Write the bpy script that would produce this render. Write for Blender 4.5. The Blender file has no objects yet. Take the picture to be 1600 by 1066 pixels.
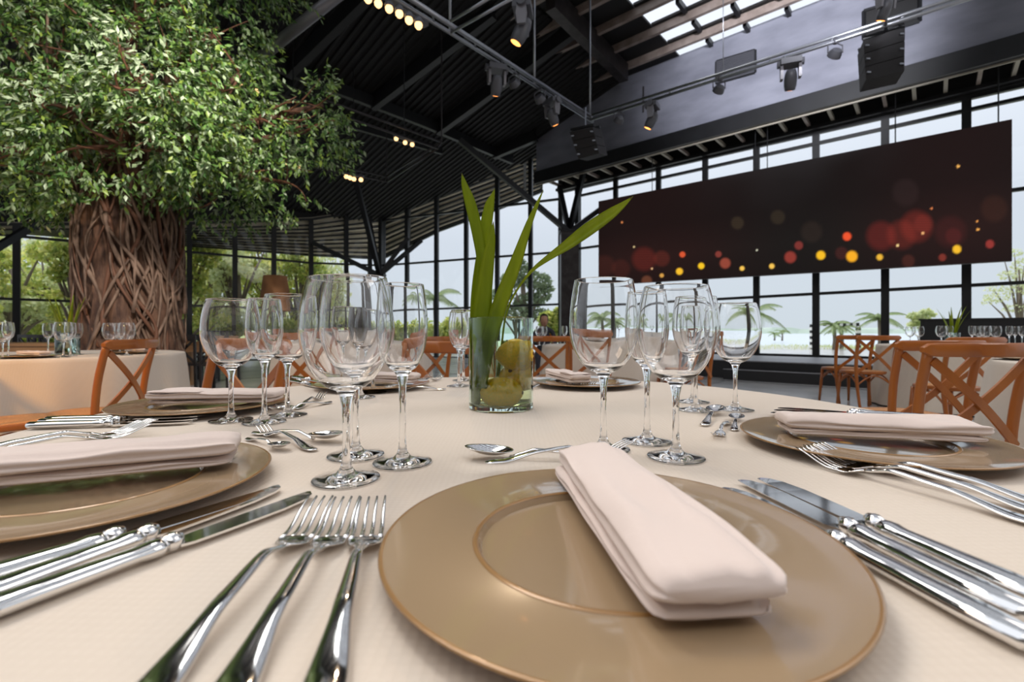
import bpy, math, random
import numpy as np
from mathutils import Vector, Matrix, noise

# ------------------------------------------------------------------ camera, light, exposure
sc = bpy.context.scene
COL = sc.collection
F = 742.0; HX, HY = 800.0, 518.0        # focal length and vanishing point of the level view, in pixels of 1600x1066
ZE = 0.927                              # eye height; the table top is at 0.76
TZ = 0.76
cam_d = bpy.data.cameras.new('camera'); cam = bpy.data.objects.new('camera', cam_d); COL.objects.link(cam)
cam.location = (0, 0, ZE); cam.rotation_euler = (math.radians(90), 0, 0)
cam_d.sensor_width = 36; cam_d.lens = F/1600*36; cam_d.shift_y = (HY-533)/1600
cam_d.clip_start = 0.02; cam_d.clip_end = 2000
cam_d.dof.use_dof = True; cam_d.dof.focus_distance = 0.78; cam_d.dof.aperture_fstop = 6.5
sc.camera = cam
sc.view_settings.view_transform = 'Standard'; sc.view_settings.look = 'None'
sc.view_settings.gamma = 1; sc.view_settings.use_curve_mapping = False
sc.view_settings.exposure = 0.0
cy = sc.cycles
cy.use_denoising = True; cy.max_bounces = 14; cy.transmission_bounces = 14; cy.transparent_max_bounces = 24
cy.diffuse_bounces = 4; cy.glossy_bounces = 6; cy.sample_clamp_indirect = 6; cy.blur_glossy = 0.4

w = bpy.data.worlds.new('sky'); sc.world = w; w.use_nodes = True
nt = w.node_tree; nt.nodes.clear()
o_ = nt.nodes.new('ShaderNodeOutputWorld'); b_ = nt.nodes.new('ShaderNodeBackground')
tc = nt.nodes.new('ShaderNodeTexCoord'); sx = nt.nodes.new('ShaderNodeSeparateXYZ'); rp = nt.nodes.new('ShaderNodeValToRGB')
nt.links.new(tc.outputs['Generated'], sx.inputs[0]); nt.links.new(sx.outputs['Z'], rp.inputs[0])
rp.color_ramp.elements[0].position = 0.0; rp.color_ramp.elements[0].color = (.70, .77, .82, 1)
rp.color_ramp.elements[1].position = 0.6; rp.color_ramp.elements[1].color = (1.15, 1.2, 1.3, 1)
e = rp.color_ramp.elements.new(.18); e.color = (.74, .80, .88, 1)
nt.links.new(rp.outputs[0], b_.inputs[0]); b_.inputs[1].default_value = 1.0
nt.links.new(b_.outputs[0], o_.inputs[0])

def area(name, loc, rot, sx_, sy_, power, col):
    d = bpy.data.lights.new(name, 'AREA'); d.shape = 'RECTANGLE'; d.size = sx_; d.size_y = sy_; d.energy = power; d.color = col
    o = bpy.data.objects.new(name, d); COL.objects.link(o); o.location = loc; o.rotation_euler = rot
    return o
# added fill lights, out of the frame above and behind the camera, and one high over the right aisle
area('added_fill', (1.0, -2.2, 4.6), (math.radians(-12), 0, 0), 3.2, 2.4, 46, (1, .93, .86))
area('added_fill', (5.2, 1.5, 5.2), (math.radians(5), math.radians(28), 0), 3.0, 3.0, 80, (1, .92, .86))
area('added_fill', (-4.2, 1.2, 4.4), (0, math.radians(-10), 0), 2.0, 2.0, 50, (1, .80, .62))
sun_d = bpy.data.lights.new('hazy_sun', 'SUN'); sun_d.energy = 3.2; sun_d.angle = math.radians(30); sun_d.color = (1, .97, .93)
sun = bpy.data.objects.new('hazy_sun', sun_d); COL.objects.link(sun); sun.rotation_euler = Vector((.35,-.55,-1)).to_track_quat('-Z','Y').to_euler()

# ------------------------------------------------------------------ helpers
def s2l(c):
    return tuple(((v/255)/12.92 if v/255 <= .04045 else ((v/255+.055)/1.055)**2.4) for v in c) + (1,)
def P(x, y, D): return Vector(((x-HX)/F*D, D, ZE-(y-HY)/F*D))
def T(x, y, z=TZ):
    D = F*(ZE-z)/(y-HY); return Vector(((x-HX)/F*D, D, z))

def mat(name, col, rough=.5, metal=0, bump=None, var=None, coat=0, spec=.5, emit=None, es=1, sheen=0, nscale=None, stretch=(1,1,1)):
    m = bpy.data.materials.new(name); m.use_nodes = True; n = m.node_tree; b = n.nodes['Principled BSDF']
    c = s2l(col) if max(col) > 1.5 else tuple(col)+(1,)
    b.inputs['Base Color'].default_value = c; b.inputs['Roughness'].default_value = rough; b.inputs['Metallic'].default_value = metal
    b.inputs['Specular IOR Level'].default_value = spec; b.inputs['Coat Weight'].default_value = coat; b.inputs['Coat Roughness'].default_value = .06
    b.inputs['Sheen Weight'].default_value = sheen
    if emit is not None:
        b.inputs['Emission Color'].default_value = tuple(emit)+(1,); b.inputs['Emission Strength'].default_value = es
    if var or bump:
        t = n.nodes.new('ShaderNodeTexCoord'); mp = n.nodes.new('ShaderNodeMapping'); mp.inputs['Scale'].default_value = stretch
        n.links.new(t.outputs['Object'], mp.inputs[0])
        nz = n.nodes.new('ShaderNodeTexNoise'); nz.inputs['Scale'].default_value = nscale or 8; nz.inputs['Detail'].default_value = 6
        n.links.new(mp.outputs[0], nz.inputs['Vector'])
        if var:
            r = n.nodes.new('ShaderNodeValToRGB'); c2 = s2l(var) if max(var) > 1.5 else tuple(var)+(1,)
            r.color_ramp.elements[0].position = .35; r.color_ramp.elements[1].position = .68
            r.color_ramp.elements[0].color = c2; r.color_ramp.elements[1].color = c
            n.links.new(nz.outputs['Fac'], r.inputs[0]); n.links.new(r.outputs[0], b.inputs['Base Color'])
        if bump:
            bp = n.nodes.new('ShaderNodeBump'); bp.inputs['Strength'].default_value = bump[0]; bp.inputs['Distance'].default_value = bump[1]
            n.links.new(nz.outputs['Fac'], bp.inputs['Height']); n.links.new(bp.outputs[0], b.inputs['Normal'])
    return m

def glass_mat(name, col=(1,1,1), ior=1.5, rough=0.0):
    m = bpy.data.materials.new(name); m.use_nodes = True; n = m.node_tree; n.nodes.clear()
    o = n.nodes.new('ShaderNodeOutputMaterial'); g = n.nodes.new('ShaderNodeBsdfGlass')
    g.inputs['Color'].default_value = tuple(col)+(1,); g.inputs['IOR'].default_value = ior; g.inputs['Roughness'].default_value = rough
    n.links.new(g.outputs[0], o.inputs[0]); return m
def pane_mat(name, tint=(.93,.95,.97), refl=.9):
    m = bpy.data.materials.new(name); m.use_nodes = True; n = m.node_tree; n.nodes.clear()
    o = n.nodes.new('ShaderNodeOutputMaterial'); mx = n.nodes.new('ShaderNodeMixShader')
    t = n.nodes.new('ShaderNodeBsdfTransparent'); t.inputs[0].default_value = tuple(tint)+(1,)
    g = n.nodes.new('ShaderNodeBsdfGlossy'); g.inputs['Roughness'].default_value = .01
    f = n.nodes.new('ShaderNodeFresnel'); f.inputs[0].default_value = 1.45
    k = n.nodes.new('ShaderNodeMath'); k.operation = 'MULTIPLY'; k.inputs[1].default_value = refl
    n.links.new(f.outputs[0], k.inputs[0]); n.links.new(k.outputs[0], mx.inputs[0])
    n.links.new(t.outputs[0], mx.inputs[1]); n.links.new(g.outputs[0], mx.inputs[2]); n.links.new(mx.outputs[0], o.inputs[0])
    return m
def leaf_mat(name, cols, trans=.35, rough=.45):
    m = bpy.data.materials.new(name); m.use_nodes = True; n = m.node_tree; b = n.nodes['Principled BSDF']; out = n.nodes['Material Output']
    g = n.nodes.new('ShaderNodeNewGeometry'); r = n.nodes.new('ShaderNodeValToRGB')
    els = r.color_ramp.elements
    for i, c in enumerate(cols):
        e_ = els[i] if i < 2 else els.new(.5)
    for i, c in enumerate(cols): els[i].position = i/(len(cols)-1)
    for i, c in enumerate(cols): els[i].color = s2l(c)
    n.links.new(g.outputs['Random Per Island'], r.inputs[0]); n.links.new(r.outputs[0], b.inputs['Base Color'])
    b.inputs['Roughness'].default_value = rough
    tr = n.nodes.new('ShaderNodeBsdfTranslucent'); n.links.new(r.outputs[0], tr.inputs[0])
    mx = n.nodes.new('ShaderNodeMixShader'); mx.inputs[0].default_value = trans
    n.links.new(b.outputs[0], mx.inputs[1]); n.links.new(tr.outputs[0], mx.inputs[2]); n.links.new(mx.outputs[0], out.inputs[0])
    return m

class MB:
    def __init__(s): s.v = []; s.f = []
    def add(s, v, f):
        n = len(s.v); s.v += [tuple(p) for p in v]; s.f += [tuple(i+n for i in q) for q in f]; return s
    def quad(s, a, b, c, d): return s.add([a, b, c, d], [(0,1,2,3)])
    def box(s, c, d, rz=0, M=None):
        x, y, z = d[0]/2, d[1]/2, d[2]/2; R = M or Matrix.Rotation(rz, 3, 'Z')
        vs = [Vector(c)+R@Vector((i*x, j*y, k*z)) for i in (-1,1) for j in (-1,1) for k in (-1,1)]
        return s.add(vs, [(0,1,3,2),(4,6,7,5),(0,4,5,1),(2,3,7,6),(0,2,6,4),(1,5,7,3)])
    def bar(s, p, q, w_, h_, up=(0,0,1)):
        p, q = Vector(p), Vector(q); d = (q-p); L = d.length
        if L < 1e-6: return s
        d /= L; up = Vector(up)
        if abs(d.dot(up)) > .98: up = Vector((0,1,0)) if abs(d.y) < .9 else Vector((1,0,0))
        x = d.cross(up).normalized(); z = x.cross(d)
        vs = [o+x*(i*w_/2)+z*(j*h_/2) for o in (p, q) for i, j in ((-1,-1),(1,-1),(1,1),(-1,1))]
        return s.add(vs, [(0,3,2,1),(4,5,6,7),(0,1,5,4),(1,2,6,5),(2,3,7,6),(3,0,4,7)])
    def tube(s, pts, rad, seg=8, cap=True, flat=1.0):
        pts = [Vector(p) for p in pts]; n = len(pts)
        if not hasattr(rad, '__len__'): rad = [rad]*n
        ref = None; vs = []; fs = []
        for i, p in enumerate(pts):
            t = (pts[min(i+1, n-1)]-pts[max(i-1, 0)]).normalized()
            if ref is None: ref = t.orthogonal().normalized()
            ref = (ref-t*ref.dot(t)).normalized(); b = t.cross(ref)
            for k in range(seg):
                a = 2*math.pi*k/seg; vs.append(p+(ref*math.cos(a)+b*math.sin(a)*flat)*rad[i])
        for i in range(n-1):
            for k in range(seg):
                a, b2 = i*seg+k, i*seg+(k+1) % seg; fs.append((a, b2, b2+seg, a+seg))
        if cap: fs.append(tuple(range(seg))[::-1]); fs.append(tuple((n-1)*seg+k for k in range(seg)))
        return s.add(vs, fs)
    def lathe(s, prof, seg=48, c=(0,0,0), M=None):
        vs = []; fs = []; idx = []
        for r, z in prof:
            if r < 1e-6: idx.append([len(vs)]*seg); vs.append((0,0,z))
            else:
                idx.append(list(range(len(vs), len(vs)+seg)))
                vs += [(r*math.cos(2*math.pi*k/seg), r*math.sin(2*math.pi*k/seg), z) for k in range(seg)]
        for i in range(len(prof)-1):
            A, B = idx[i], idx[i+1]
            for k in range(seg):
                k2 = (k+1) % seg; q = [A[k], A[k2], B[k2], B[k]]; q2 = []
                for t in q:
                    if t not in q2: q2.append(t)
                if len(q2) > 2: fs.append(tuple(q2))
        R = M or Matrix.Identity(3); c = Vector(c)
        return s.add([c+R@Vector(v) for v in vs], fs)
    def loft(s, rings, cap=True):
        n = len(rings[0]); vs = [p for r in rings for p in r]; fs = []
        for i in range(len(rings)-1):
            for k in range(n):
                a, b = i*n+k, i*n+(k+1) % n; fs.append((a, b, b+n, a+n))
        if cap: fs.append(tuple(range(n))[::-1]); fs.append(tuple((len(rings)-1)*n+k for k in range(n)))
        return s.add(vs, fs)
    def mesh(s, name, m, smooth=False, recalc=False):
        me = bpy.data.meshes.new(name); me.from_pydata(s.v, [], s.f); me.materials.append(m)
        if recalc:
            import bmesh
            bm = bmesh.new(); bm.from_mesh(me); bmesh.ops.recalc_face_normals(bm, faces=bm.faces); bm.to_mesh(me); bm.free()
        if smooth:
            me.polygons.foreach_set('use_smooth', [True]*len(me.polygons))
            if smooth == 'auto': me.set_sharp_from_angle(angle=math.radians(38))
        me.update(); return me
    def build(s, name, m, parent=None, smooth=False, world=False, recalc=False):
        if world and parent is not None:
            l = parent.location; s.v = [(a-l[0], b-l[1], c-l[2]) for a, b, c in s.v]
        o = bpy.data.objects.new(name, s.mesh(name, m, smooth, recalc)); COL.objects.link(o)
        if parent is not None: o.parent = parent
        return o

def tag(o, label=None, cat=None, group=None, kind=None):
    if label: o['label'] = label
    if cat: o['category'] = cat
    if group: o['group'] = group
    if kind: o['kind'] = kind
    return o
def thing(name, label, cat, loc=(0,0,0), rz=0, group=None):
    o = bpy.data.objects.new(name, None); COL.objects.link(o); o.location = loc; o.rotation_euler = (0,0,rz)
    return tag(o, label, cat, group)
def struct(o): o['kind'] = 'structure'; return o
KIDS = {}
def copy_tree(o, parent=None):
    c = o.copy(); COL.objects.link(c)
    if parent is not None: c.parent = parent
    if o.name not in KIDS: KIDS[o.name] = list(o.children)
    for ch in KIDS[o.name]: copy_tree(ch, c)
    return c
class Proto:
    """builds a thing once; every later call copies it and its parts"""
    def __init__(s, make): s.make = make; s.o = None; s.n = 0
    def __call__(s, loc, rot, label, group=None):
        if s.o is None: s.o = s.make(); o = s.o; s.n = 1
        else: o = copy_tree(s.o)
        o.location = loc; o.rotation_euler = rot if hasattr(rot, '__len__') else (0,0,rot); o['label'] = label
        if group: o['group'] = group
        return o

def part(name, m, parent, fn, smooth=False, **k):
    b = MB(); fn(b); return b.build(name, m, parent, smooth, **k)

# ------------------------------------------------------------------ materials
M = {}
M['black'] = mat('black_steel', (22,22,25), .45, var=(14,14,16), nscale=3)
M['blackwall'] = mat('black_painted_board', (130,131,142), .5, var=(110,111,122), nscale=1.2, spec=.35, stretch=(1,1,2.5))
M['deck'] = mat('dark_metal_deck', (17,15,16), .7, var=(12,11,12), nscale=2)
M['steel'] = mat('dark_grey_steel', (66,62,62), .4, .5, var=(48,44,44), nscale=6)
M['purlin'] = mat('grey_painted_purlin', (150,136,128), .45, var=(124,110,102), nscale=5)
M['rig'] = mat('satin_aluminium_pipe', (150,152,158), .3, .9)
M['eave'] = mat('eave_corrugated_sheet', (214,202,180), .6, 0, var=(190,178,158), nscale=3)
M['gutter'] = mat('pale_steel_edge', (150,142,128), .5)
M['pane'] = pane_mat('window_glass')
M['glass'] = glass_mat('crystal_glass')
M['vaseglass'] = glass_mat('vase_glass', (.93,.98,.96))
M['water'] = glass_mat('water', (.98,.98,.80), 1.33)
M['chrome'] = mat('polished_steel', (.80,.79,.78), .09, 1)
M['plate'] = mat('tan_lacquer', (158,134,104), .22, 0, coat=1.0, spec=.5)
M['plate_edge'] = mat('bronze_gold_rim', (150,112,66), .3, .2, coat=.5)
M['napkin'] = mat('napkin_cotton', (218,200,190), .9, bump=(.35,.002), nscale=60, sheen=.3)
M['wood'] = mat('honey_beech', (172,98,32), .36, var=(140,72,18), nscale=5, stretch=(1,1,.25), coat=.2)
M['cane'] = mat('woven_cane', (206,150,98), .6, bump=(.6,.003), nscale=160, var=(180,122,72))
M['floor'] = mat('polished_concrete', (186,184,181), .25, var=(166,166,165), nscale=1.5, coat=.2)
M['stage'] = mat('stage_black', (22,22,25), .4)
M['stagetop'] = mat('stage_deck_grey', (140,140,144), .45)
M['leaf'] = leaf_mat('ficus_leaf', [(36,60,30),(72,108,48),(118,152,76),(168,182,150),(92,122,52),(140,160,66)], .25, .4)
M['bark'] = mat('liana_bark', (112,80,60), .8, var=(60,38,28), bump=(1,.03), nscale=14, stretch=(1,1,.3))
M['vine'] = mat('pale_vine_bark', (136,110,92), .7, var=(82,60,46), nscale=12, stretch=(1,1,.4))
M['twig'] = mat('red_brown_twig', (100,64,44), .7)
M['blade'] = mat('strap_leaf_green', (168,182,36), .35, var=(118,140,14), nscale=20, stretch=(1,1,.1))
_n = M['blade'].node_tree; _t = _n.nodes.new('ShaderNodeBsdfTranslucent'); _t.inputs[0].default_value = s2l((178,192,36)); _m = _n.nodes.new('ShaderNodeMixShader'); _m.inputs[0].default_value = .4
_n.links.new(_n.nodes['Principled BSDF'].outputs[0], _m.inputs[1]); _n.links.new(_t.outputs[0], _m.inputs[2]); _n.links.new(_m.outputs[0], _n.nodes['Material Output'].inputs[0])
M['lemon'] = mat('lemon_peel', (236,178,0), .4, bump=(.25,.001), nscale=220, var=(206,170,16))
M['bulb'] = mat('warm_bulb', (255,190,110), .3, emit=(1,.62,.28), es=2.2)
M['amber'] = mat('amber_lens', (255,140,50), .3, emit=(1,.33,.07), es=4)
M['fixture'] = mat('black_plastic_casing', (74,74,80), .4)
M['casing'] = mat('grey_casing', (112,110,114), .35, .3)
M['lens'] = mat('frosted_lens', (150,146,138), .4)
M['grille'] = mat('speaker_grille', (30,28,30), .7, bump=(.8,.01), nscale=120)
M['shade'] = mat('ribbed_linen_shade', (150,104,66), .8, var=(128,84,50), nscale=3)
M['pine'] = leaf_mat('far_pine', [(110,128,96),(146,160,124)], .4, .7)
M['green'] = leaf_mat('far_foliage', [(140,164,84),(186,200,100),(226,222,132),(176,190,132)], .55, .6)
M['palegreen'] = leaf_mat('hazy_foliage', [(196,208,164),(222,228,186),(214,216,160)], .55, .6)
M['palm'] = leaf_mat('palm_frond', [(120,142,96),(156,172,116)], .45, .6)
M['trunk'] = mat('grey_trunk', (120,108,94), .8)
M['grass'] = mat('lawn', (122,140,78), .9, var=(150,160,96), nscale=.8)
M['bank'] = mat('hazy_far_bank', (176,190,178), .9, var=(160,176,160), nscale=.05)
M['sea'] = mat('pale_water', (196,206,212), .25)
M['white'] = mat('white_paint', (225,225,222), .5)
M['plank'] = mat('pale_timber', (172,128,84), .5, var=(140,98,60), nscale=4, stretch=(.3,1,1))

def cloth_mat(name, col, col2):
    m = mat(name, col, .85, sheen=.2); n = m.node_tree; b = n.nodes['Principled BSDF']
    t = n.nodes.new('ShaderNodeTexCoord')
    v = n.nodes.new('ShaderNodeTexVoronoi'); v.inputs['Scale'].default_value = 150; v.inputs['Randomness'].default_value = .15
    nz = n.nodes.new('ShaderNodeTexNoise'); nz.inputs['Scale'].default_value = 7; nz.inputs['Detail'].default_value = 3
    n.links.new(t.outputs['Object'], v.inputs['Vector']); n.links.new(t.outputs['Object'], nz.inputs['Vector'])
    r = n.nodes.new('ShaderNodeMix'); r.data_type = 'RGBA'; r.inputs['A'].default_value = s2l(col); r.inputs['B'].default_value = s2l(col2)
    mu = n.nodes.new('ShaderNodeMath'); mu.operation = 'MULTIPLY'; n.links.new(v.outputs['Distance'], mu.inputs[0]); n.links.new(nz.outputs['Fac'], mu.inputs[1])
    mu.use_clamp = True; nz.inputs['Scale'].default_value = 3; n.links.new(mu.outputs[0], r.inputs['Factor']); n.links.new(r.outputs['Result'], b.inputs['Base Color'])
    bp = n.nodes.new('ShaderNodeBump'); bp.inputs['Strength'].default_value = .35; bp.inputs['Distance'].default_value = .0015
    n.links.new(v.outputs['Distance'], bp.inputs['Height']); n.links.new(bp.outputs[0], b.inputs['Normal'])
    return m
M['cloth'] = cloth_mat('cream_jacquard', (214,200,184), (202,186,168))

# ------------------------------------------------------------------ the hall: walls of glass
U = Vector((-.7484, .6632, 0)).normalized(); V = Vector((.6632, .7484, 0)).normalized()   # along / across the right-hand glass wall
class Wall:
    def __init__(s, xv, k): s.xv = xv; s.k = k
    def D(s, x): return s.k/(x-s.xv)
    def p(s, x, y, off=0): return P(x, y, s.D(x)+off)
def interp(pts, x):
    if x <= pts[0][0]: a, b = pts[0], pts[1]
    elif x >= pts[-1][0]: a, b = pts[-2], pts[-1]
    else:
        for a, b in zip(pts, pts[1:]):
            if a[0] <= x <= b[0]: break
    return a[1]+(b[1]-a[1])*(x-a[0])/(b[0]-a[0])
WR = Wall(-36, 14214); WM = Wall(-1150, 31262); WL = Wall(1810, -21713)
def glazing(name, wall, xs, lines, floor_z, thick, dirv, mw=.078):
    """xs: mullions; lines: transoms from top to bottom as polylines; last line follows floor_z"""
    root = bpy.data.objects.new(name, None); COL.objects.link(root); struct(root)
    def yb(x): return HY+(ZE-floor_z)*F/wall.D(x)
    rows = [lambda x, l=l: interp(l, x) for l in lines]+[yb]
    for i, x in enumerate(xs):
        wdt = thick.get(x, mw)
        part('mullion', M['black'], root, lambda b: b.bar(wall.p(x, rows[0](x)), wall.p(x, yb(x)), wdt, .14, dirv))
    for r in rows:
        for a, b2 in zip(xs, xs[1:]):
            part('transom', M['black'], root, lambda b: b.bar(wall.p(a, r(a)), wall.p(b2, r(b2)), .09, .065))
    for a, b2 in zip(xs, xs[1:]):
        for r0, r1 in zip(rows, rows[1:]):
            part('pane', M['pane'], root, lambda b: b.quad(wall.p(a, r1(a), .02), wall.p(b2, r1(b2), .02), wall.p(b2, r0(b2), .02), wall.p(a, r0(a), .02)))
    return root
RTOP = [(871,300),(1600,134)]
glazing('window_1', WR, [903,962,1029,1102,1182,1275,1383,1510,1662], [RTOP, [(911,305),(1600,153)], [(903,389),(1600,295)], [(903,479.5),(1600,441.5)]], .36, {903:.16}, U)
dM = (WM.p(876,400)-WM.p(600,400)); dM.z = 0; dM.normalize()
MTOP = [(600,324),(837,235),(878,222)]
glazing('window_2', WM, [597,636,682,728.5,777,829,876], [MTOP, [(597,345),(876,311)], [(597,415),(876,394)], [(597,486),(876,475.5)]], 0, {597:.28}, dM, .12)
dL = (WL.p(500,400)-WL.p(0,400)); dL.z = 0; dL.normalize()
LTOP = [(-200,354),(0,351),(300,349),(487,343),(597,326)]
xsL = [-330,-200,-82,26,133,218,296,367,428,486,541,578,597]
glazing('window_3', WL, xsL, [LTOP, [(0,366.7),(485,411),(597,415)], [(0,466.8),(320,478.5),(597,486)]], 0, {}, dL, .11)

# floor and setting ground
fl = MB()
nx = 14
for i in range(nx):
    for j in range(nx):
        o = Vector((-18, -6, 0)); a = 2.6
        fl.quad(o+Vector((i*a, j*a, 0)), o+Vector(((i+1)*a, j*a, 0)), o+Vector(((i+1)*a, (j+1)*a, 0)), o+Vector((i*a, (j+1)*a, 0)))
struct(fl.build('floor', M['floor']))
froot = bpy.data.objects['floor']
for i in range(-3, 6):       # sawn joints in the concrete
    c = Vector((2.5, 6, .002))+V*(i*2.4-4)
    part('floor_joint', M['black'], froot, lambda b: b.bar(c-U*9, c+U*9, .012, .004))
    c = Vector((2.5, 6, .002))+U*(i*2.4-4)
    part('floor_joint', M['black'], froot, lambda b: b.bar(c-V*9, c+V*9, .012, .004))

# the rest of the hall behind the camera
bw = MB(); bw.box((0,-6.6,3.9), (44,.2,7.9)); struct(bw.build('wall_front', mat('dark_plaster', (92,86,80), .8, var=(80,74,70), nscale=1)))

# roof: left slope falls along U from the ridge; right part is flat and holds the skylights
RP = Vector((2.99, 12.7, 7.7))
def zroof(X, Y):
    u = (Vector((X, Y, 0))-Vector((RP.x, RP.y, 0))).dot(U)
    return 7.7-.27*max(u, 0)
def onroof(x, y, off=0):
    d = Vector(((x-HX)/F, 1, -(y-HY)/F)); t = 5
    for _ in range(60):
        z = ZE+d.z*t; zr = zroof(d.x*t, t)-off
        t *= 1+.5*((zr-z)/max(z, 1))
    return d*t+Vector((0,0,ZE))
ce = MB()
Ruv = lambda u, v, dz=0: Vector((RP.x, RP.y, 0))+U*u+V*v+Vector((0,0,7.7-.27*max(u, 0)+dz))
# corrugated deck of the left slope: ribs run along U
nrib = 110; v0, v1 = -17.5, 1.6
def umax(v):       # where a strip of the deck meets the left or the middle glass wall
    if v < -1.27: return 9.4+(-1.27-v)*2/9.83+.15
    return max(.2, 9.4-(v+1.27)*6.6/2.37+.15)
for i in range(nrib):
    a = v0+(v1-v0)*i/nrib; b2 = v0+(v1-v0)*(i+.5)/nrib; c = v0+(v1-v0)*(i+.6)/nrib; d = v0+(v1-v0)*(i+1)/nrib
    for (p, q, zp, zq) in ((a, b2, 0, 0), (b2, c, 0, -.045), (c, d-.03, -.045, -.045), (d-.03, d, -.045, 0)):
        ce.quad(Ruv(0, p, zp), Ruv(0, q, zq), Ruv(umax(q), q, zq), Ruv(umax(p), p, zp))
struct(ce.build('ceiling', M['deck']))
ceil = bpy.data.objects['ceiling']
# rafters and purlins of the left slope
def rafter(x0, y0, x1, y1, h=.32, w_=.16, nm='rafter', m='black', off=.2):
    part(nm, M[m], ceil, lambda b: b.bar(onroof(x0, y0, off), onroof(x1, y1, off), w_, h))
for a in [(449,112,575,-12),(582,163,770,18),(683,203,905,40),(770,241,838,212)]: rafter(*a)
for a in [(300,50,660,190),(660,190,800,250),(455,130,330,60)]: rafter(*a, h=.26, w_=.12)
rafter(860,-2,975,115, .42, .22, 'ridge_beam', 'steel', .28)
rafter(690,236,500,180,.2,.1)

# flat roof with skylights between purlins (u runs along the wall, v across)
def uv(p): q = Vector((p.x-RP.x, p.y-RP.y, 0)); return q.dot(U), q.dot(V)
ZS = 7.72
def S(u, v, z=ZS): return Vector((RP.x, RP.y, 0))+U*u+V*v+Vector((0,0,z))
rows_v = []
pitch = .95
sk = bpy.data.objects.new('skylight', None); COL.objects.link(sk); struct(sk)
V3 = [uv(T(*q, z=ZS)) for q in ((1056.7,80),(1061.7,89),(1109.5,71.4),(1104,62.6))]
V2 = [uv(T(*q, z=ZS)) for q in ((1034,56),(1043,69),(1093,47.6),(1087,36))]
V1 = [uv(T(*q, z=ZS)) for q in ((1010,25),(1020,41),(1073,17.5),(1063,4))]
pitch = (sum(p[1] for p in V3)-sum(p[1] for p in V1))/8
vc3 = sum(p[1] for p in V3)/4; us = -1.51
plen = abs(V2[0][0]-V2[3][0]); ugap = plen*1.14
half = .22; plen = .73; ugap = .81; pitch = .85
for r in range(0, 13):
    vc = vc3-r*pitch
    vb0, vb1 = vc-half, vc+half
    # deck strips either side of the skylight line and beyond its start
    part('purlin', M['purlin'] if r < 13 else M['black'], sk, lambda b: b.bar(S(us+3.4, vc-.50, ZS-.085), S(us-20, vc-.50, ZS-.085), .09, .17))
    part('roof_deck', M['deck'], sk, lambda b: b.box(S(us+2.52, vc, ZS+.03), (5.0, pitch, .05), math.atan2(U.y, U.x)))
    for sgn in (-1, 1):
        c = vc+sgn*(half+(pitch/2-half)/2)
        part('roof_deck', M['deck'], sk, lambda b: b.box(S(us-10, c, ZS+.03), (20, pitch/2-half, .05), math.atan2(U.y, U.x)))
    k = 0; u = us
    while k < 9:
        part('skylight_pane', M['pane'], sk, lambda b: b.quad(S(u, vb0), S(u, vb1), S(u-plen, vb1), S(u-plen, vb0)))
        part('glazing_bar', M['black'], sk, lambda b: b.box(S(u-plen-(ugap-plen)/2, vc, ZS-.03), (ugap-plen, 2*half, .12), math.atan2(U.y, U.x)))
        k += 1; u -= ugap

# black bulkhead above the right glass wall
HD = Wall(-36, 12854)
FX = [840, 975, 1100, 1250, 1400, 1600, 1800]
def hp(x, z, off=0):
    D = HD.D(x)+off; q = P(x, HY, D); return Vector((q.x, q.y, z))
hb = MB()
hL, hR = hp(838, 0), hp(1850, 0)
n_ = V*1.0
def hbox(z0, z1, t0, t1, name, m, a=hL, b=hR):
    q = MB(); A0, B0, A1, B1 = a+V*t0, b+V*t0, a+V*t1, b+V*t1
    vs = [Vector((p.x, p.y, z)) for z in (z0, z1) for p in (A0, B0, B1, A1)]
    q.add(vs, [(0,1,2,3),(7,6,5,4),(0,4,5,1),(1,5,6,2),(2,6,7,3),(3,7,4,0)]); return q.build(name, m)
HZ = 5.47
struct(hbox(HZ+.32, 7.74, 0, .12, 'wall_right', M['blackwall']))
wr = bpy.data.objects['wall_right']
def wchild(o, p=wr): o.parent = p; return o
wchild(hbox(HZ, HZ+.36, -.13, .06, 'edge_beam', M['black']))
wchild(hbox(HZ+.02, HZ+.10, 1.0, 1.12, 'rear_beam', M['black']))
wchild(hbox(HZ+.5, HZ+.56, .06, 1.6, 'soffit_board', M['deck']))
wchild(hbox(HZ, HZ+2.3, 1.15, 1.3, 'rear_board', M['deck']))
nb = 26
for i in range(nb):
    t = (i+.5)/nb; a = hL.lerp(hR, t); 
    part('soffit_joist', M['gutter'] if i % 3 else M['purlin'], wr, lambda b: b.bar(Vector((a.x, a.y, HZ+.14))+V*.05, Vector((a.x, a.y, HZ+.14))+V*1.05, .06, .08))
part('edge_strip', M['gutter'], wr, lambda b: b.bar(Vector((hL.x, hL.y, HZ-.02)), hL.lerp(hR, .999)+Vector((0,0,HZ-.02)), .03, .03))
# recessed panels: a louvre and a hatch on the bulkhead face
def on_face(x, y, off=.0):
    return P(x, y, HD.D(x))-V*off
lv = bpy.data.objects.new('louvre', None); COL.objects.link(lv); lv.parent = wr
c4 = [on_face(1120,97,.02), on_face(1180,79,.02), on_face(1180,114,.02), on_face(1120,131,.02)]
for i in range(12):
    t = (i+.5)/12; a = c4[0].lerp(c4[3], t); b2 = c4[1].lerp(c4[2], t)
    part('slat', M['fixture'], lv, lambda b: b.bar(a, b2, .06, .03))
part('louvre_frame', M['black'], wr, lambda b: [b.bar(c4[i], c4[(i+1) % 4], .05, .05) for i in range(4)])
h4 = [on_face(1350,18,.02), on_face(1437,-8,.02), on_face(1437,34,.02), on_face(1350,62,.02)]
part('hatch', M['deck'], wr, lambda b: b.quad(*h4))
part('hatch_frame', M['black'], wr, lambda b: [b.bar(h4[i], h4[(i+1) % 4], .05, .05) for i in range(4)])
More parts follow.
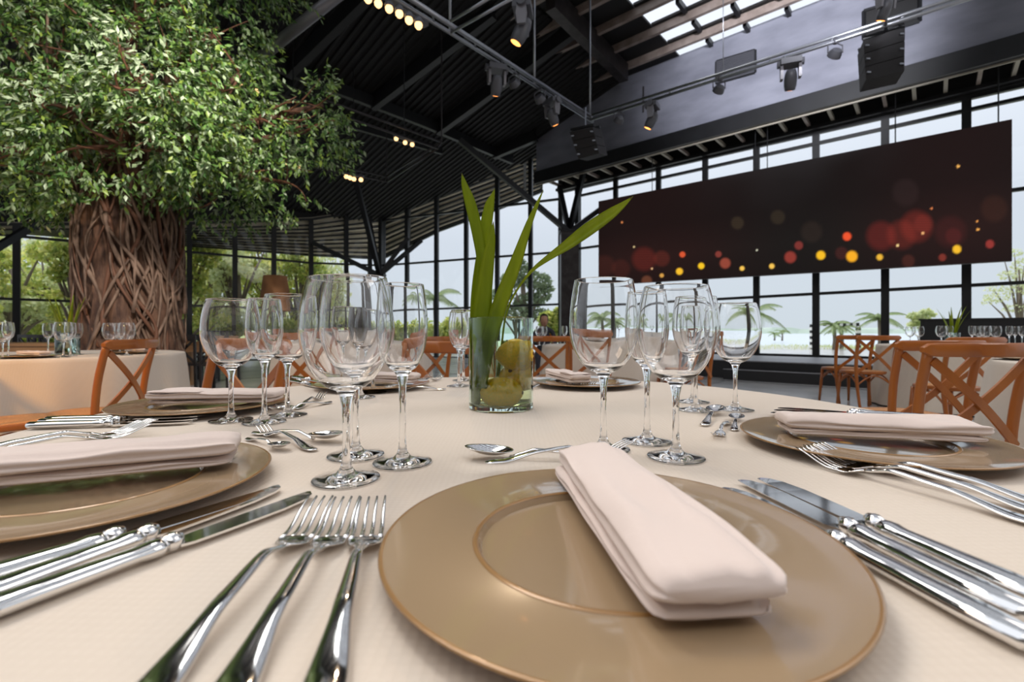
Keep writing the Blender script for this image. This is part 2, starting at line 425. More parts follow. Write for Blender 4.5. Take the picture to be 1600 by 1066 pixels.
f4 = [on_face(985,142,.03), on_face(1006,136,.03), on_face(1006,176,.03), on_face(985,183,.03)]
part('hatch_frame', M['steel'], wr, lambda b: [b.bar(f4[1], f4[2], .03, .03)])
# black fascia between the glazing heads and the roof
fa = MB(); top = LTOP+MTOP
pts = [(WL.p(x, interp(LTOP, x)-2)) for x in xsL]+[WM.p(x, interp(MTOP, x)-2) for x in (636,682,728.5,777,829,845)]
for a, b2 in zip(pts, pts[1:]):
    za, zb = max(zroof(a.x, a.y), a.z)+.05, max(zroof(b2.x, b2.y), b2.z)+.05
    fa.quad(a, b2, Vector((b2.x, b2.y, zb)), Vector((a.x, a.y, za)))
struct(fa.build('wall_back', M['deck']))
wb = bpy.data.objects['wall_back']
for a, b2 in zip(pts, pts[1:]):
    part('head_flashing', M['gutter'], wb, lambda b: b.bar(a, b2, .05, .05))
# eaves outside: corrugated sheet and edge beam, seen through the glass
ev = bpy.data.objects.new('trim_1', None); COL.objects.link(ev); struct(ev)
def eave(wall, xs, topl, outl, off, beam):
    N = len(xs); sh = MB()
    A = [wall.p(x, interp(topl, x), .12) for x in xs]; B = [P(x, interp(outl, x), wall.D(x)+off) for x in xs]
    nr = 12
    for i in range(N-1):
        for k in range(nr):
            for (t0, t1, z0, z1) in ((k/nr, (k+.55)/nr, 0, 0), ((k+.55)/nr, (k+.62)/nr, 0, -.11), ((k+.62)/nr, (k+.93)/nr, -.11, -.11), ((k+.93)/nr, (k+1)/nr, -.11, 0)):
                g = lambda a, b2, t, z: a.lerp(b2, t)+Vector((0,0,z))
                sh.quad(g(A[i], B[i], t0, z0), g(A[i+1], B[i+1], t0, z0), g(A[i+1], B[i+1], t1, z1), g(A[i], B[i], t1, z1))
    sh.build('corrugated_sheet', M['eave'], ev)
    for k in range(9):  # added black bars stand in for the shade stripes between the sheet's ribs
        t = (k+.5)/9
        for i in range(N-1): part('shade_stripe', M['black'], ev, lambda b: b.bar(A[i].lerp(B[i], t)-Vector((0,0,.13)), A[i+1].lerp(B[i+1], t)-Vector((0,0,.13)), .10, .05))
    for i in range(N-1): part('eave_beam', M['black'], ev, lambda b: b.bar(B[i]+Vector((0,0,.1)), B[i+1]+Vector((0,0,.1)), .12, beam))
    for i in range(0, N): part('eave_rafter', M['black'], ev, lambda b: b.bar(A[i]-Vector((0,0,.12)), B[i]-Vector((0,0,.02)), .1, .2))
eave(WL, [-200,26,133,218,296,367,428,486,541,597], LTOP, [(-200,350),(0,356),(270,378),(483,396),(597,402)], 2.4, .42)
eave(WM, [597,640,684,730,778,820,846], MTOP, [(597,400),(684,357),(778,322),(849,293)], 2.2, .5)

# branching steel columns
def column(label, px, D, ytop, wpx, br):
    base = P(px, HY, D); base.z = 0
    t = thing('branching_column', label, 'column', base)
    top_ = P(px, ytop, D); wm = wpx/F*D
    part('post', M['steel'], t, lambda b: b.box((base.x, base.y, top_.z/2), (wm, wm, top_.z)), world=True)
    part('cap_plate', M['black'], t, lambda b: b.box((base.x, base.y, top_.z), (wm*1.15, wm*1.15, .05)), world=True)
    for (x, y, dd) in br:
        part('branch', M['black'], t, lambda b: b.bar(top_, P(x, y, D+dd), .13, .13), world=True)
column('dark square steel column with splayed struts left of the big screen', 889, 13.2, 363, 27, [(874,292,1),(912,268,.6),(718,219,-1.0),(945,322,.5)])
column('slim steel column with splayed struts behind the tall wine glasses', 593, 15.2, 430, 15, [(556,282,-2),(490,380,1),(658,376,1),(637,372,.4),(577,350,.3)])
column('steel column with one strut at the far left behind the table', -60, 9, 420, 20, [(70,342,1.5),(-80,330,0)])
tb = thing('roof_strut', 'thick round grey steel strut running up right of the tree crown', 'strut', P(398,97,7.5))
part('tube', M['casing'], tb, lambda b: b.tube([P(398,97,7.5), P(535,-14,6.6)], .085, 14), True, world=True)
part('end_collar', M['black'], tb, lambda b: b.tube([P(396,98.5,7.52), P(404,92,7.45)], .1, 14), True, world=True)
tb = thing('roof_strut', 'dark round steel strut crossing the top left corner of the tree crown', 'strut', P(90,45,8))
part('tube', M['black'], tb, lambda b: b.tube([P(62,-20,8), P(90,45,8.2), P(118,100,8.6)], .09, 10), True, world=True)

# stage along the right glass wall
SW = Wall(-36, 10753)
def sp(x, z, t=0): q = P(x, HY, SW.D(x)); return Vector((q.x, q.y, z))+V*t
st = thing('stage', 'low black stage with one step below the glass wall', 'stage', sp(1200, 0))
def slab(b, a, c, t0, t1, z0, z1):
    vs = [Vector((p.x, p.y, z)) for z in (z0, z1) for p in (a+V*t0, c+V*t0, c+V*t1, a+V*t1)]
    b.add(vs, [(0,3,2,1),(4,5,6,7),(0,1,5,4),(1,2,6,5),(2,3,7,6),(3,0,4,7)])
part('step', M['stage'], st, lambda b: slab(b, sp(1130,0), sp(1900,0), 0, .31, 0, .2), world=True)
part('step_nosing', M['stagetop'], st, lambda b: slab(b, sp(1130,0), sp(1900,0), -.01, .03, .19, .205), world=True)
part('platform', M['stage'], st, lambda b: slab(b, sp(940,0), sp(1900,0), .32, 3.2, 0, .34), world=True)
part('deck', M['stagetop'], st, lambda b: slab(b, sp(940,0), sp(1900,0), .30, 2.55, .342, .36), world=True)

# LED screen
SC = Wall(-36, 13150)
def scp(x, y, off=0): return P(x, y, SC.D(x))-V*off
scr = thing('led_screen', 'wide dark hanging screen showing red and yellow blurred lights', 'screen', scp(1260, 330))
Tl, Tr, Br, Bl = (936,315), (1581,187), (1581,408), (936,446)
NU, NV = 420, 130
g = MB(); cols = []
spots = []
rs = random.Random(4)
def cp(x, y): return (920+x/2.353, 180+y/2.353)
for (x, y, r, c, a) in [(335,575,13,(1,.55,.03),1),(415,555,12,(1,.6,.02),1),(346,513,11,(.9,.12,.04),.8),(205,530,45,(.5,.05,.03),.45),(270,528,30,(.5,.07,.04),.4),
    (503,545,20,(.5,.1,.06),.6),(478,512,12,(.45,.08,.06),.5),(565,564,9,(1,.6,.1),1),(674,556,10,(1,.6,.1),1),(742,523,22,(.5,.07,.05),.55),(773,480,16,(.4,.06,.05),.5),
    (854,516,17,(1,.55,.02),1),(968,520,21,(1,.45,.02),1),(950,447,16,(.95,.1,.03),.95),(1070,523,12,(1,.55,.05),.9),(1075,445,55,(.5,.04,.03),.55),(1150,440,55,(.5,.05,.03),.5),
    (1205,410,60,(.55,.05,.03),.55),(1230,400,35,(.5,.06,.04),.4),(1353,494,16,(1,.55,.03),1),(1474,475,16,(.5,.06,.05),.6),(1300,524,14,(.4,.06,.04),.5),(1175,537,24,(.35,.08,.05),.45),
    (1357,190,6,(1,.5,.12),1),(1136,480,5,(1,.7,.3),1),(1228,435,5,(1,.5,.2),1),(1430,421,5,(1,.45,.1),1),(1426,392,4,(1,.4,.1),1),(1260,344,4,(1,.3,.1),1),(619,497,4,(.8,.8,.6),.8),
    (234,565,4,(1,.6,.3),.8),(168,485,4,(.8,.6,.3),.8),(124,395,4,(.9,.3,.1),.8),(548,397,24,(.14,.10,.05),.6),(696,376,27,(.14,.10,.05),.5),(1165,285,50,(.07,.04,.04),.5),
    (1330,430,60,(.25,.03,.03),.3),(930,508,24,(.35,.06,.05),.4),(1340,445,30,(.4,.04,.04),.3),(120,565,35,(.3,.05,.03),.3),(60,555,40,(.25,.05,.03),.3),(215,610,20,(.3,.1,.05),.4),(270,590,8,(1,.5,.1),.7),
    (1490,345,50,(.12,.04,.02),.5),(820,430,40,(.1,.06,.04),.4)]:
    q = cp(x, y); spots.append((q[0], q[1], r/2.353, c, a))
for j in range(NV+1):
    for i in range(NU+1):
        # even steps along the wall: interpolate reciprocals so that cells are even in space
        t = i/NU; inv = (1-t)/(Tl[0]+36)+t/(Tr[0]+36); x = 1/inv-36; s_ = j/NV
        yt = Tl[1]+(Tr[1]-Tl[1])*(x-Tl[0])/(Tr[0]-Tl[0]); ybm = Bl[1]+(Br[1]-Bl[1])*(x-Bl[0])/(Br[0]-Bl[0])
        y = yt+(ybm-yt)*s_
        g.v.append(tuple(scp(x, y, .03)))
        glow = .006+.010*max(0, 1-abs(s_-.72)*3)
        c = [.008+glow*.9*(.6+.4*math.sin(x*.013+1)), .005+glow*.25, .005+glow*.2]
        if .70 < s_ < .73: pass
        for (sx0, sy0, r, cc, a) in spots:
            dx = (x-sx0); dy = (y-sy0)
            if abs(dx) < r*1.5 and abs(dy) < r*1.5:
                d = math.hypot(dx, dy)/r; f = max(0, min(1, (1.15-d)/.4))*a
                if r > 10: f *= .55*(.8+.2*math.sin(y*1.7))
                for k in range(3): c[k] = c[k]*(1-f)+cc[k]*f if r < 10 else c[k]+cc[k]*f*.6
        cols += [c[0], c[1], c[2], 1]
for j in range(NV):
    for i in range(NU):
        a = j*(NU+1)+i; g.f.append((a+NU+1, a+NU+2, a+1, a))
mm = bpy.data.materials.new('screen_image'); mm.use_nodes = True; n = mm.node_tree; b = n.nodes['Principled BSDF']
at = n.nodes.new('ShaderNodeAttribute'); at.attribute_name = 'Pix'; n.links.new(at.outputs['Color'], b.inputs['Emission Color'])
b.inputs['Emission Strength'].default_value = .95; b.inputs['Base Color'].default_value = (.006,.005,.005,1); b.inputs['Roughness'].default_value = .6; b.inputs['Specular IOR Level'].default_value = .15
pn = g.build('display', mm, scr, world=True)
ca = pn.data.color_attributes.new('Pix', 'FLOAT_COLOR', 'POINT'); ca.data.foreach_set('color', cols)
part('casing', M['black'], scr, lambda b: b.add([scp(*Bl, -.1), scp(*Br, -.1), scp(*Tr, -.1), scp(*Tl, -.1), scp(*Bl, .02), scp(*Br, .02), scp(*Tr, .02), scp(*Tl, .02)],
     [(0,1,2,3),(7,6,5,4),(0,4,5,1),(1,5,6,2),(2,6,7,3),(3,7,4,0)]), world=True)
for (x, y) in [(1019,300),(1180,262),(1199,262),(1399,221),(1560,186)]:
    xx = min(x, 1575); yt = Tl[1]+(Tr[1]-Tl[1])*(xx-Tl[0])/(Tr[0]-Tl[0])
    a = scp(xx, yt); part('hanging_cable', M['black'], scr, lambda b: b.bar(a, Vector((a.x, a.y, HZ+.05)), .015, .015), world=True)

# dark booth standing on the stage at the right
bo = P(1438, HY, 8.3); bth = thing('booth_panel', 'low black panel standing on the stage behind the right tables', 'panel', (bo.x, bo.y, .36), math.atan2(-U.y, -U.x))
part('front', M['stage'], bth, lambda b: b.box((1.6, 0, .38), (3.2, .06, .76)))
part('top_rail', M['black'], bth, lambda b: b.box((1.6, 0, .77), (3.24, .1, .03)))
for x in (.05, 3.15): part('side', M['stage'], bth, lambda b: b.box((x, .25, .38), (.05, .5, .76)))

# ------------------------------------------------------------------ lighting rig
ZR = 4.9
def R(x, y, z=ZR): return T(x, y, z)
corner = R(922,188)
la, lb = R(624,2), R(640.6,0, ZR+.0)
rig = thing('lighting_truss', 'silver pipe truss carrying the stage lights, corner right of the plant leaves', 'truss', corner)
rr = .025
def pipe(a, b2, r=rr, nm='pipe', m='rig'): part(nm, M[m], rig, lambda b: b.tube([a, b2], r, 10), True, world=True)
dl = (la-corner).normalized(); L0 = corner+dl*6.2
up_l = R(862,141); pipe(corner+dl*-.1, L0); 
dl2 = (R(640,0)-R(922,183)).normalized(); cu = R(922,183)+Vector((0,0,.02))
pipe(cu+Vector((0,0,.0)), cu+dl2*6.2, rr*1.25)
ra = R(940,191.6); rb_ = R(1349,64); dr = (rb_-ra).normalized(); dr.z = 0
pipe(corner, corner+dr*7.2)
cu2 = R(925,185)+Vector((0,0,.06)); dr2 = (R(1300,66)-R(925,185)).normalized()
pipe(cu2, cu2+dr2*7.2, rr*.9)
pipe(cu2, corner, rr*.9, 'cross_tie')
for (x, y, z2) in [(703,51,None),(835,133,None),(922,188,None)]:
    a = R(x, y); b2 = Vector((a.x, a.y, 7.2 if x > 800 else 6.6)); pipe(a, b2, .018, 'hanger')
a = R(1130,128); pipe(a, a+Vector((0,0,2.8)), .006, 'cable')
pipe(R(704,33), R(770,-6), .02, 'cross_pipe'); pipe(R(704,51), R(800,-2), .02, 'cross_pipe')
for t in range(1, 9):
    for (A, d1, B, d2) in ((corner, dl, cu, dl2), (corner, dr, cu2, dr2)):
        pipe(A+d1*t*.75, B+d2*t*.75, .012, 'rung')
for (x, y) in [(905,165),(895,190),(1040,170)]:
    pass
# beam-style fixtures
def make_moving_head():
    t = thing('moving_head_light', 'x', 'stage light', group='moving head lights on the truss')
    part('base_box', M['fixture'], t, lambda b: (b.box((0,0,-.09), (.26,.2,.08)), b.tube([(-.13,0,-.09),(-.17,0,-.09)], .05, 10), b.tube([(.13,0,-.09),(.17,0,-.09)], .05, 10)))
    for s in (-1, 1):
        part('yoke_arm', M['casing'], t, lambda b: b.loft([[(s*.115+dx, dy*wd, z) for dx, dy in ((-.018,-1),(.018,-1),(.018,1),(-.018,1))] for z, wd in ((-.12,.05),(-.2,.06),(-.32,.045))]))
    Rm = Matrix.Rotation(math.radians(28), 3, 'X')
    part('head', M['fixture'], t, lambda b: b.lathe([(0,.11),(.055,.105),(.075,.05),(.085,-.02),(.08,-.11),(.066,-.17),(.06,-.172)], 20, (0,-.0,-.30), Rm), True)
    part('lens', M['amber'], t, lambda b: b.lathe([(0,-.178),(.035,-.175),(.061,-.168)], 20, (0,0,-.30), Rm), True)
    part('clamp', M['rig'], t, lambda b: (b.tube([(-.08,0,-.05),(-.08,0,.03)], .015, 8), b.tube([(.08,0,-.05),(.08,0,.03)], .015, 8)))
    return t
mh = Proto(make_moving_head)
def hang(x, y, dz=-.012):
    a = R(x, y)
    if 930 < x < 1350: a = corner+dr*(a-corner).dot(dr)
    elif x < 900: a = corner+dl*(a-corner).dot(dl)
    return (a.x, a.y, ZR+dz)
mh(hang(776,97), (0,0,.3), 'moving head stage light glowing orange under the left truss run', 'moving head lights on the truss')
mh(hang(860,152), (0,0,-.9), 'silver moving head lamp left of the hanging speaker, tilted to the right', 'moving head lights on the truss')
mh(hang(1029,166), (0,0,1.0), 'small moving head lamp with orange glow just right of the truss corner', 'moving head lights on the truss')
mh(hang(1242,104), (0,0,-.4), 'black moving head lamp with bright orange lens below the right truss run', 'moving head lights on the truss')
pipe(R(1384,53), R(1384,-30), .02, 'cross_pipe')
o = mh(hang(1384,-20), (0,0,.2), 'moving head lamp cut by the top edge above the speaker array', 'moving head lights on the truss'); o.scale = (.75,)*3
o = mh(tuple(R(817,2, 5.1)), (0,0,1.4), 'large unlit moving head lamp near the top centre beside a hanger pipe', 'moving head lights on the truss'); o.scale = (1.15,)*3
def make_par():
    t = thing('led_par_light', 'x', 'stage light', group='round LED par lights on the truss')
    part('can', M['fixture'], t, lambda b: b.lathe([(0,.05),(.06,.05),(.085,.0),(.09,-.04),(.08,-.045),(0,-.04)], 22, (0,0,-.15), Matrix.Rotation(math.radians(58), 3, 'X')), 'auto')
    Rm = Matrix.Rotation(math.radians(58), 3, 'X')
    def cells(b):
        for rr_, k in ((.0, 1), (.032, 6), (.06, 12)):
            for i in range(k):
                a = 2*math.pi*i/k; b.lathe([(0,-.052),(.011,-.05),(.013,-.043)], 8, Vector((0,0,-.15))+Rm@Vector((rr_*math.cos(a), rr_*math.sin(a), 0)), Rm)
    part('lens_cells', M['lens'], t, cells)
    part('bracket', M['fixture'], t, lambda b: b.tube([(-.1,0,-.14),(-.1,0,-.04),(0,0,0),(.1,0,-.04),(.1,0,-.14)], .01, 6)); part('clamp', M['fixture'], t, lambda b: b.bar((0,0,-.02), (0,0,.05), .05, .04))
    return t
pr = Proto(make_par)
for (x, y, rz, lb) in [(803,114,-.6,'round LED par light right of the left glowing moving head'),(841,140,-.6,'round LED par light near the end of the left truss run'),
    (976,180,.3,'round LED par light just right of the hanging speaker'),(1129,131,.1,'round LED par light hanging under the thin vertical cable'),(1308,78,0,'round LED par light with lit cells left of the speaker array')]:
    o = pr(hang(x, y), rz, lb, 'round LED par lights on the truss')
# strip of warm bulbs on the left run
bs = thing('bulb_strip', 'strip of six warm round bulbs clamped under the left truss run', 'light bar', R(620,10))
part('bar', M['casing'], bs, lambda b: b.bar(R(566,-30)+Vector((0,0,.02)), R(666,37)+Vector((0,0,-.02)), .09, .05), world=True)
for (x, y) in [(575,-1),(591,6),(608,14),(624,22),(639,32),(654,40)]:
    c = P(x, y, 5.55*1.0)
    part('bulb', M['bulb'], bs, lambda b: b.lathe([(0,-.045),(.025,-.038),(.043,-.015),(.046,.01),(.03,.045),(.018,.06)], 16, c), True, world=True)
    part('socket', M['fixture'], bs, lambda b: b.lathe([(.05,.02),(.055,.05),(.03,.10),(0,.10)], 12, c), True, world=True)

# loudspeakers
def speaker(label, pts4, depth, nmod, top_hook):
    a, b2, c, d = pts4   # top-left, top-right, bottom-right, bottom-left in space
    t = thing('line_array_speaker', label, 'speaker', a, group='hanging line array speakers')
    nrm = (b2-a).cross(d-a).normalized()
    if nrm.y < 0: nrm = -nrm
    for i in range(nmod):
        t0, t1 = i/nmod+.008, (i+1)/nmod-.008
        q = [a.lerp(d, t0), b2.lerp(c, t0), b2.lerp(c, t1), a.lerp(d, t1)]; bk = [p+nrm*depth for p in q]
        part('speaker_module', M['grille'], t, lambda b: b.add(q+bk, [(0,1,2,3),(7,6,5,4),(0,4,5,1),(1,5,6,2),(2,6,7,3),(3,7,4,0)]), world=True, recalc=True)
        for k in (.08, .92):
            p = q[0].lerp(q[1], k).lerp(q[3].lerp(q[2], k), .5)
            part('latch', M['rig'], t, lambda b: b.box(p-nrm*.01, (.05,.02,.02)), world=True)
    m_ = a.lerp(b2, .5)+nrm*depth/2
    part('rigging_frame', M['black'], t, lambda b: (b.bar(a+nrm*.05+Vector((0,0,.04)), b2+nrm*.05+Vector((0,0,.04)), .04, .04), b.bar(a+nrm*(depth-.05)+Vector((0,0,.04)), b2+nrm*(depth-.05)+Vector((0,0,.04)), .04, .04)), world=True)
    part('hook', M['rig'], t, lambda b: b.tube([m_, m_+Vector((0,0,top_hook))], .012, 6), world=True)
D1 = 8.45
speaker('single black loudspeaker hanging below the truss corner', [P(890,206,D1+.15), P(926,198,D1-.12), P(936,240,D1-.12), P(904,249,D1+.15)], .35, 3, .42)
D2 = 6.35
speaker('three module black loudspeaker array hanging before the bulkhead at the right', [P(1349,63,D2), P(1414,40,D2-.2), P(1413,111,D2-.2), P(1353,125,D2)], .4, 3, .12)

# rear rig rectangle
ZQ = 5.0
rg = thing('rear_truss', 'thin dark pipe rectangle hanging under the roof behind the tree', 'truss', P(690,224,10))
Qp = [T(x, y, 4.85) for x, y in ((400,118),(690,222),(604,276),(400,232))]
Qq = [T(x, y, 4.7) for x, y in ((400,136),(684,232),(605,284),(400,244))]
for pp in (Qp, Qq):
    for a, b2 in zip(pp, pp[1:]): part('pipe', M['steel'], rg, lambda b: b.tube([a, b2], .022, 8), True, world=True)
for a, b2 in zip(Qp[1:3], Qq[1:3]):
    part('hanger', M['steel'], rg, lambda b: b.tube([a, Vector((a.x, a.y, zroof(a.x, a.y)))], .015, 6), world=True)
    part('rung', M['steel'], rg, lambda b: b.tube([a, b2], .015, 6), world=True)
def bulbs(label, pts_, D, r=.05):
    t = thing('bulb_cluster', label, 'light bar', P(*pts_[0], D), group='warm bulb bars under the roof')
    a, b2 = P(pts_[0][0]-4, pts_[0][1]-5, D), P(pts_[-1][0]+4, pts_[-1][1]-5, D)
    part('bar', M['fixture'], t, lambda b: b.bar(a, b2, .06, .05), world=True)
    m_ = a.lerp(b2, .5); part('drop_rod', M['black'], t, lambda b: b.bar(m_, Vector((m_.x, m_.y, zroof(m_.x, m_.y)+.02)), .015, .015), world=True)
    for (x, y) in pts_:
        part('bulb', M['bulb'], t, lambda b: b.lathe([(0,-r),(r*.7,-r*.7),(r,0),(r*.7,r*.7),(0,r)], 10, P(x, y, D)), True, world=True)
bulbs('warm bulbs on the far pipe rectangle left of the plant leaf tips', [(619,217),(633,223),(644,226)], 9.5, .045)
bulbs('warm bulbs under the rear pipe below the right lobe of the tree crown', [(541,276),(547,278),(553,280),(564,281)], 10.5, .05)
bulbs('warm bulbs glowing inside the tree crown upper right', [(333,118),(376,134),(401,143)], 7.2, .04)
bulbs('warm bulbs glowing between the crown branches lower right', [(450,255),(466,260)], 8.8, .05)

# ------------------------------------------------------------------ wine glasses
def glass_profile(h, rmax, rrim, zb, zmax, rf=.037, rs=.0042):
    th = .0013
    out = []   # outer surface from foot underside centre up to rim, then inner surface down
    foot = [(0,0.0),(rf*.7,0.0),(rf-.001,.0004),(rf,.0012),(rf-.001,.0022),(rf*.6,.0042),(rf*.3,.0075),(.0075,.012)]
    stem = [(.0075,.012),(.0052,.018),(rs,.035),(rs*.95,zb*.6),(rs*1.15,zb-.018),(.0075,zb-.006)]
    bowl = [(.0075,zb-.006),(.011,zb)]
    N = 16
    for i in range(1, N+1):
        t = i/N; z = zb+(zmax-zb)*t; r = .011+(rmax-.011)*(max(0, 1-(1-t)**1.9))**.62
        bowl.append((r, z))
    for i in range(1, 11):
        t = i/10; z = zmax+(h-zmax)*t; r = rmax-(rmax-rrim)*(t**1.9); bowl.append((r, z))
    outer_bowl = list(bowl)
    bowl = bowl[:-1]+[(rrim+.0001, h-.0009),(rrim, h-.0003),(rrim-th*.5, h),(rrim-th, h-.0003)]
    outer_bowl[-1] = (rrim, h-.0009)
    inner = [(max(r-th, 0), z+(0.001 if z < zmax else 0)) for r, z in outer_bowl[3:]][::-1]
    inner = [(r, z) for r, z in inner if z > zb+.006]+[(.012, zb+.0055),(0, zb+.0045)]
    return foot, stem, bowl+inner
def make_glass(kind):
    def mk():
        h, rmax, rrim, zb, zmax = kind
        t = thing('wine_glass', 'x', 'glass')
        f_, s_, b_ = glass_profile(h, rmax, rrim, zb, zmax)
        for nm, pr_ in (('foot', f_), ('stem', s_), ('bowl', b_)):
            part(nm, M['glass'], t, lambda b: b.lathe(pr_, 56), True)
        return t
    return mk
GA = Proto(make_glass((.226,.0500,.0405,.100,.168)))
GB = Proto(make_glass((.239,.0480,.0405,.108,.172)))
GC = Proto(make_glass((.226,.0315,.0265,.116,.172)))
GG = 'wine glasses on the front table'
def gput(p, x, y, label, grp=GG, z=TZ): a = T(x, y, z); return p((a.x, a.y, z+.0008), 0, label, grp)
gput(GA,541,750,'large round wine glass nearest the camera on the left, foot behind the fork tines')
gput(GB,556,713,'tall wine glass directly behind the large front left glass')
gput(GC,629,724,'narrow wine glass just right of the large front left glass')
gput(GB,943,703,'tall tulip wine glass right of the lemon vase beyond the napkin')
gput(GA,1056,716,'round wine glass nearest above the right side of the front charger plate')
gput(GC,1011,691,'narrow wine glass between and behind the two front right glasses')
gput(GA,1149,641,'round wine glass standing rightmost, beyond the small dessert spoons')
gput(GB,1087,642,'tall wine glass seen behind the front right round glass')
gput(GC,1083,629,'narrow wine glass furthest back behind the right glass cluster')
gput(GA,361,658,'round wine glass leftmost on the front table, before the left napkin')
gput(GC,413,661,'narrow wine glass second from left on the front table')
gput(GB,449,650,'tall wine glass third from left, right of the narrow one')
gput(GA,583,614,'round wine glass on the far side before the far left charger plate')
gput(GC,563,622,'narrow wine glass on the far side seen through the front left glass')
gput(GB,530,606,'tall wine glass furthest left on the far side of the front table')
gput(GC,717,604,'narrow wine glass immediately left of the lemon vase')
gput(GB,724,595,'wine glass behind the narrow glass left of the lemon vase')

# ------------------------------------------------------------------ cutlery
def ring(x, z, hw, ht, n=8, y0=0, tilt=0):
    return [Vector((x+tilt*math.sin(2*math.pi*k/n)*ht, y0+hw*math.cos(2*math.pi*k/n), z+ht*math.sin(2*math.pi*k/n))) for k in range(n)]
def sm(t, pts):
    for a, b in zip(pts, pts[1:]):
        if a[0] <= t <= b[0]:
            u = (t-a[0])/(b[0]-a[0]); u = u*u*(3-2*u)*.6+u*.4; return a[1]+(b[1]-a[1])*u
    return pts[-1][1] if t > pts[-1][0] else pts[0][1]
LF = .225
def make_fork():
    t = thing('fork', 'x', 'fork')
    Z = [(0,.0035),(.12,.0035),(.35,.012),(.55,.015),(.66,.009),(.74,.0035),(.82,.004),(1,.017)]
    W = [(0,.004),(.02,.0085),(.1,.0105),(.3,.0055),(.6,.0035),(.66,.0045),(.70,.0105),(.74,.0125),(.78,.0128)]
    H = [(0,.0012),(.05,.0022),(.5,.0026),(.66,.0018),(.78,.0011)]
    part('handle', M['chrome'], t, lambda b: b.loft([ring(LF*s, sm(s, Z), sm(s, W), sm(s, H), 10) for s in [i/36*.665 for i in range(37)]]), True)
    part('head', M['chrome'], t, lambda b: b.loft([ring(LF*s, sm(s, Z), sm(s, W), sm(s, H), 10) for s in [.66+i/10*.12 for i in range(11)]]), True)
    for k in range(4):
        y = -.0105+.007*k
        part('tine', M['chrome'], t, lambda b: b.loft([ring(LF*s, sm(s, Z), .0023*(1-.55*(s-.77)/.23), .0010, 6, y*(1-.04*(s-.77)/.23)) for s in [.77+i/9*.23 for i in range(10)]]), True)
    return t
def make_knife():
    t = thing('knife', 'x', 'knife'); L = .24
    part('handle', M['chrome'], t, lambda b: b.loft([ring(x, .0068, a, h, 12) for x, a, h in ((0,.004,.003),(.004,.009,.0055),(.03,.0105,.006),(.07,.0088,.0055),(.095,.0078,.005),(.102,.009,.0062),(.108,.009,.0062),(.113,.0065,.0045))]), True)
    part('bolster', M['chrome'], t, lambda b: b.lathe([(0,-.008),(.0055,-.006),(.0072,0),(.0055,.006),(0,.008)], 12, (.117,0,.0072), Matrix.Rotation(math.pi/2, 3, 'Y')), True)
    def blade(b):
        rs_ = []
        for x, a, c in ((.12,.006,0),(.128,.0095,.001),(.16,.0105,.001),(.20,.0108,.0012),(.225,.009,.003),(.236,.006,.0055),(.2405,.002,.009)):
            zc = .0045; rs_.append([Vector((x, c-a, zc-.0009)), Vector((x, c+a, zc-.0003)), Vector((x, c+a, zc+.0003)), Vector((x, c-a, zc+.0009))])
        b.loft(rs_)
    part('blade', M['chrome'], t, blade)
    return t
def make_spoon():
    t = thing('spoon', 'x', 'spoon'); L = .20
    Z = [(0,.0035),(.12,.0035),(.35,.012),(.52,.014),(.62,.008),(.68,.0035)]
    W = [(0,.004),(.02,.0085),(.1,.0105),(.3,.0055),(.6,.0034),(.68,.005)]
    part('handle', M['chrome'], t, lambda b: b.loft([ring(L*s, sm(s, Z), sm(s, W), .0022, 10) for s in [i/36*.69 for i in range(37)]]), True)
    def bowl(b):
        n, m = 18, 18; a, w_, d = .034, .021, .0085; x0 = L-.034
        for sg, off in ((1, 0), (-1, -.0011)):
            vs = []; fs = []
            for i in range(n+1):
                r = i/n
                for k in range(m):
                    an = 2*math.pi*k/m; px = r*math.cos(an); py = r*math.sin(an)*(1-.12*px)
                    z = .0035+d*(r*r)+off*(1-.4*r)+.004*(px+1)*.5*1.2
                    vs.append((x0+a*px, w_*py, z+.001))
            for i in range(n):
                for k in range(m):
                    q = (i*m+k, (i+1)*m+k, (i+1)*m+(k+1) % m, i*m+(k+1) % m); fs.append(q if sg > 0 else q[::-1])
            b.add(vs, fs)
        base = 0; o1 = n*m; o2 = (n+1)*m+n*m
        b.f += [(o1+k, o2+k, o2+(k+1) % m, o1+(k+1) % m) for k in range(m)]
    part('bowl', M['chrome'], t, bowl, True)
    return t
FK, KN, SP = Proto(make_fork), Proto(make_knife), Proto(make_spoon)
def lay(p, tail, tip, label, grp, L, z=TZ+.0005, roll=0, zt=.0, zh=.0):
    """tail and tip as table points (pixels, with the height of that end); placed by the tip, running towards the tail"""
    a = T(tail[0], tail[1], TZ+zt); b = T(tip[0], tip[1], TZ+zh)
    d = Vector((b.x-a.x, b.y-a.y, 0)); ang = math.atan2(d.y, d.x); d.normalize()
    s = 1.0 if L > 0 else (abs(L))
    Lr = {'F':LF,'K':.2405,'S':.20}['F' if p is FK else 'K' if p is KN else 'S']*s
    o = p((b.x-d.x*Lr, b.y-d.y*Lr, z), (roll, 0, ang), label, grp)
    if s != 1.0: o.scale = (s, s, s)
    return o
g1 = 'forks left of the front charger plate'
for tl, tp_, lb in [((222,1066),(501,778),'dinner fork leftmost of the three beside the front charger plate'),((352,1066),(543,779),'dinner fork in the middle of the three beside the front charger plate'),((500,1066),(583,779),'dinner fork of the front three closest to the charger plate')]:
    lay(FK, tl, tp_, lb, g1, -1.05, zt=.012, zh=.017)
g2 = 'knives right of the front charger plate'
for tl, tp_, lb in [((1575,985),(1142,764),'table knife right of the front charger plate, nearest to its rim'),((1600,958),(1168,752),'table knife in the middle of the three right of the front plate'),((1608,925),(1198,749),'table knife of the front right three furthest from the plate')]:
    lay(KN, tl, tp_, lb, g2, -1.06, zt=.007, zh=.004)
g3 = 'knives below the left charger plate'
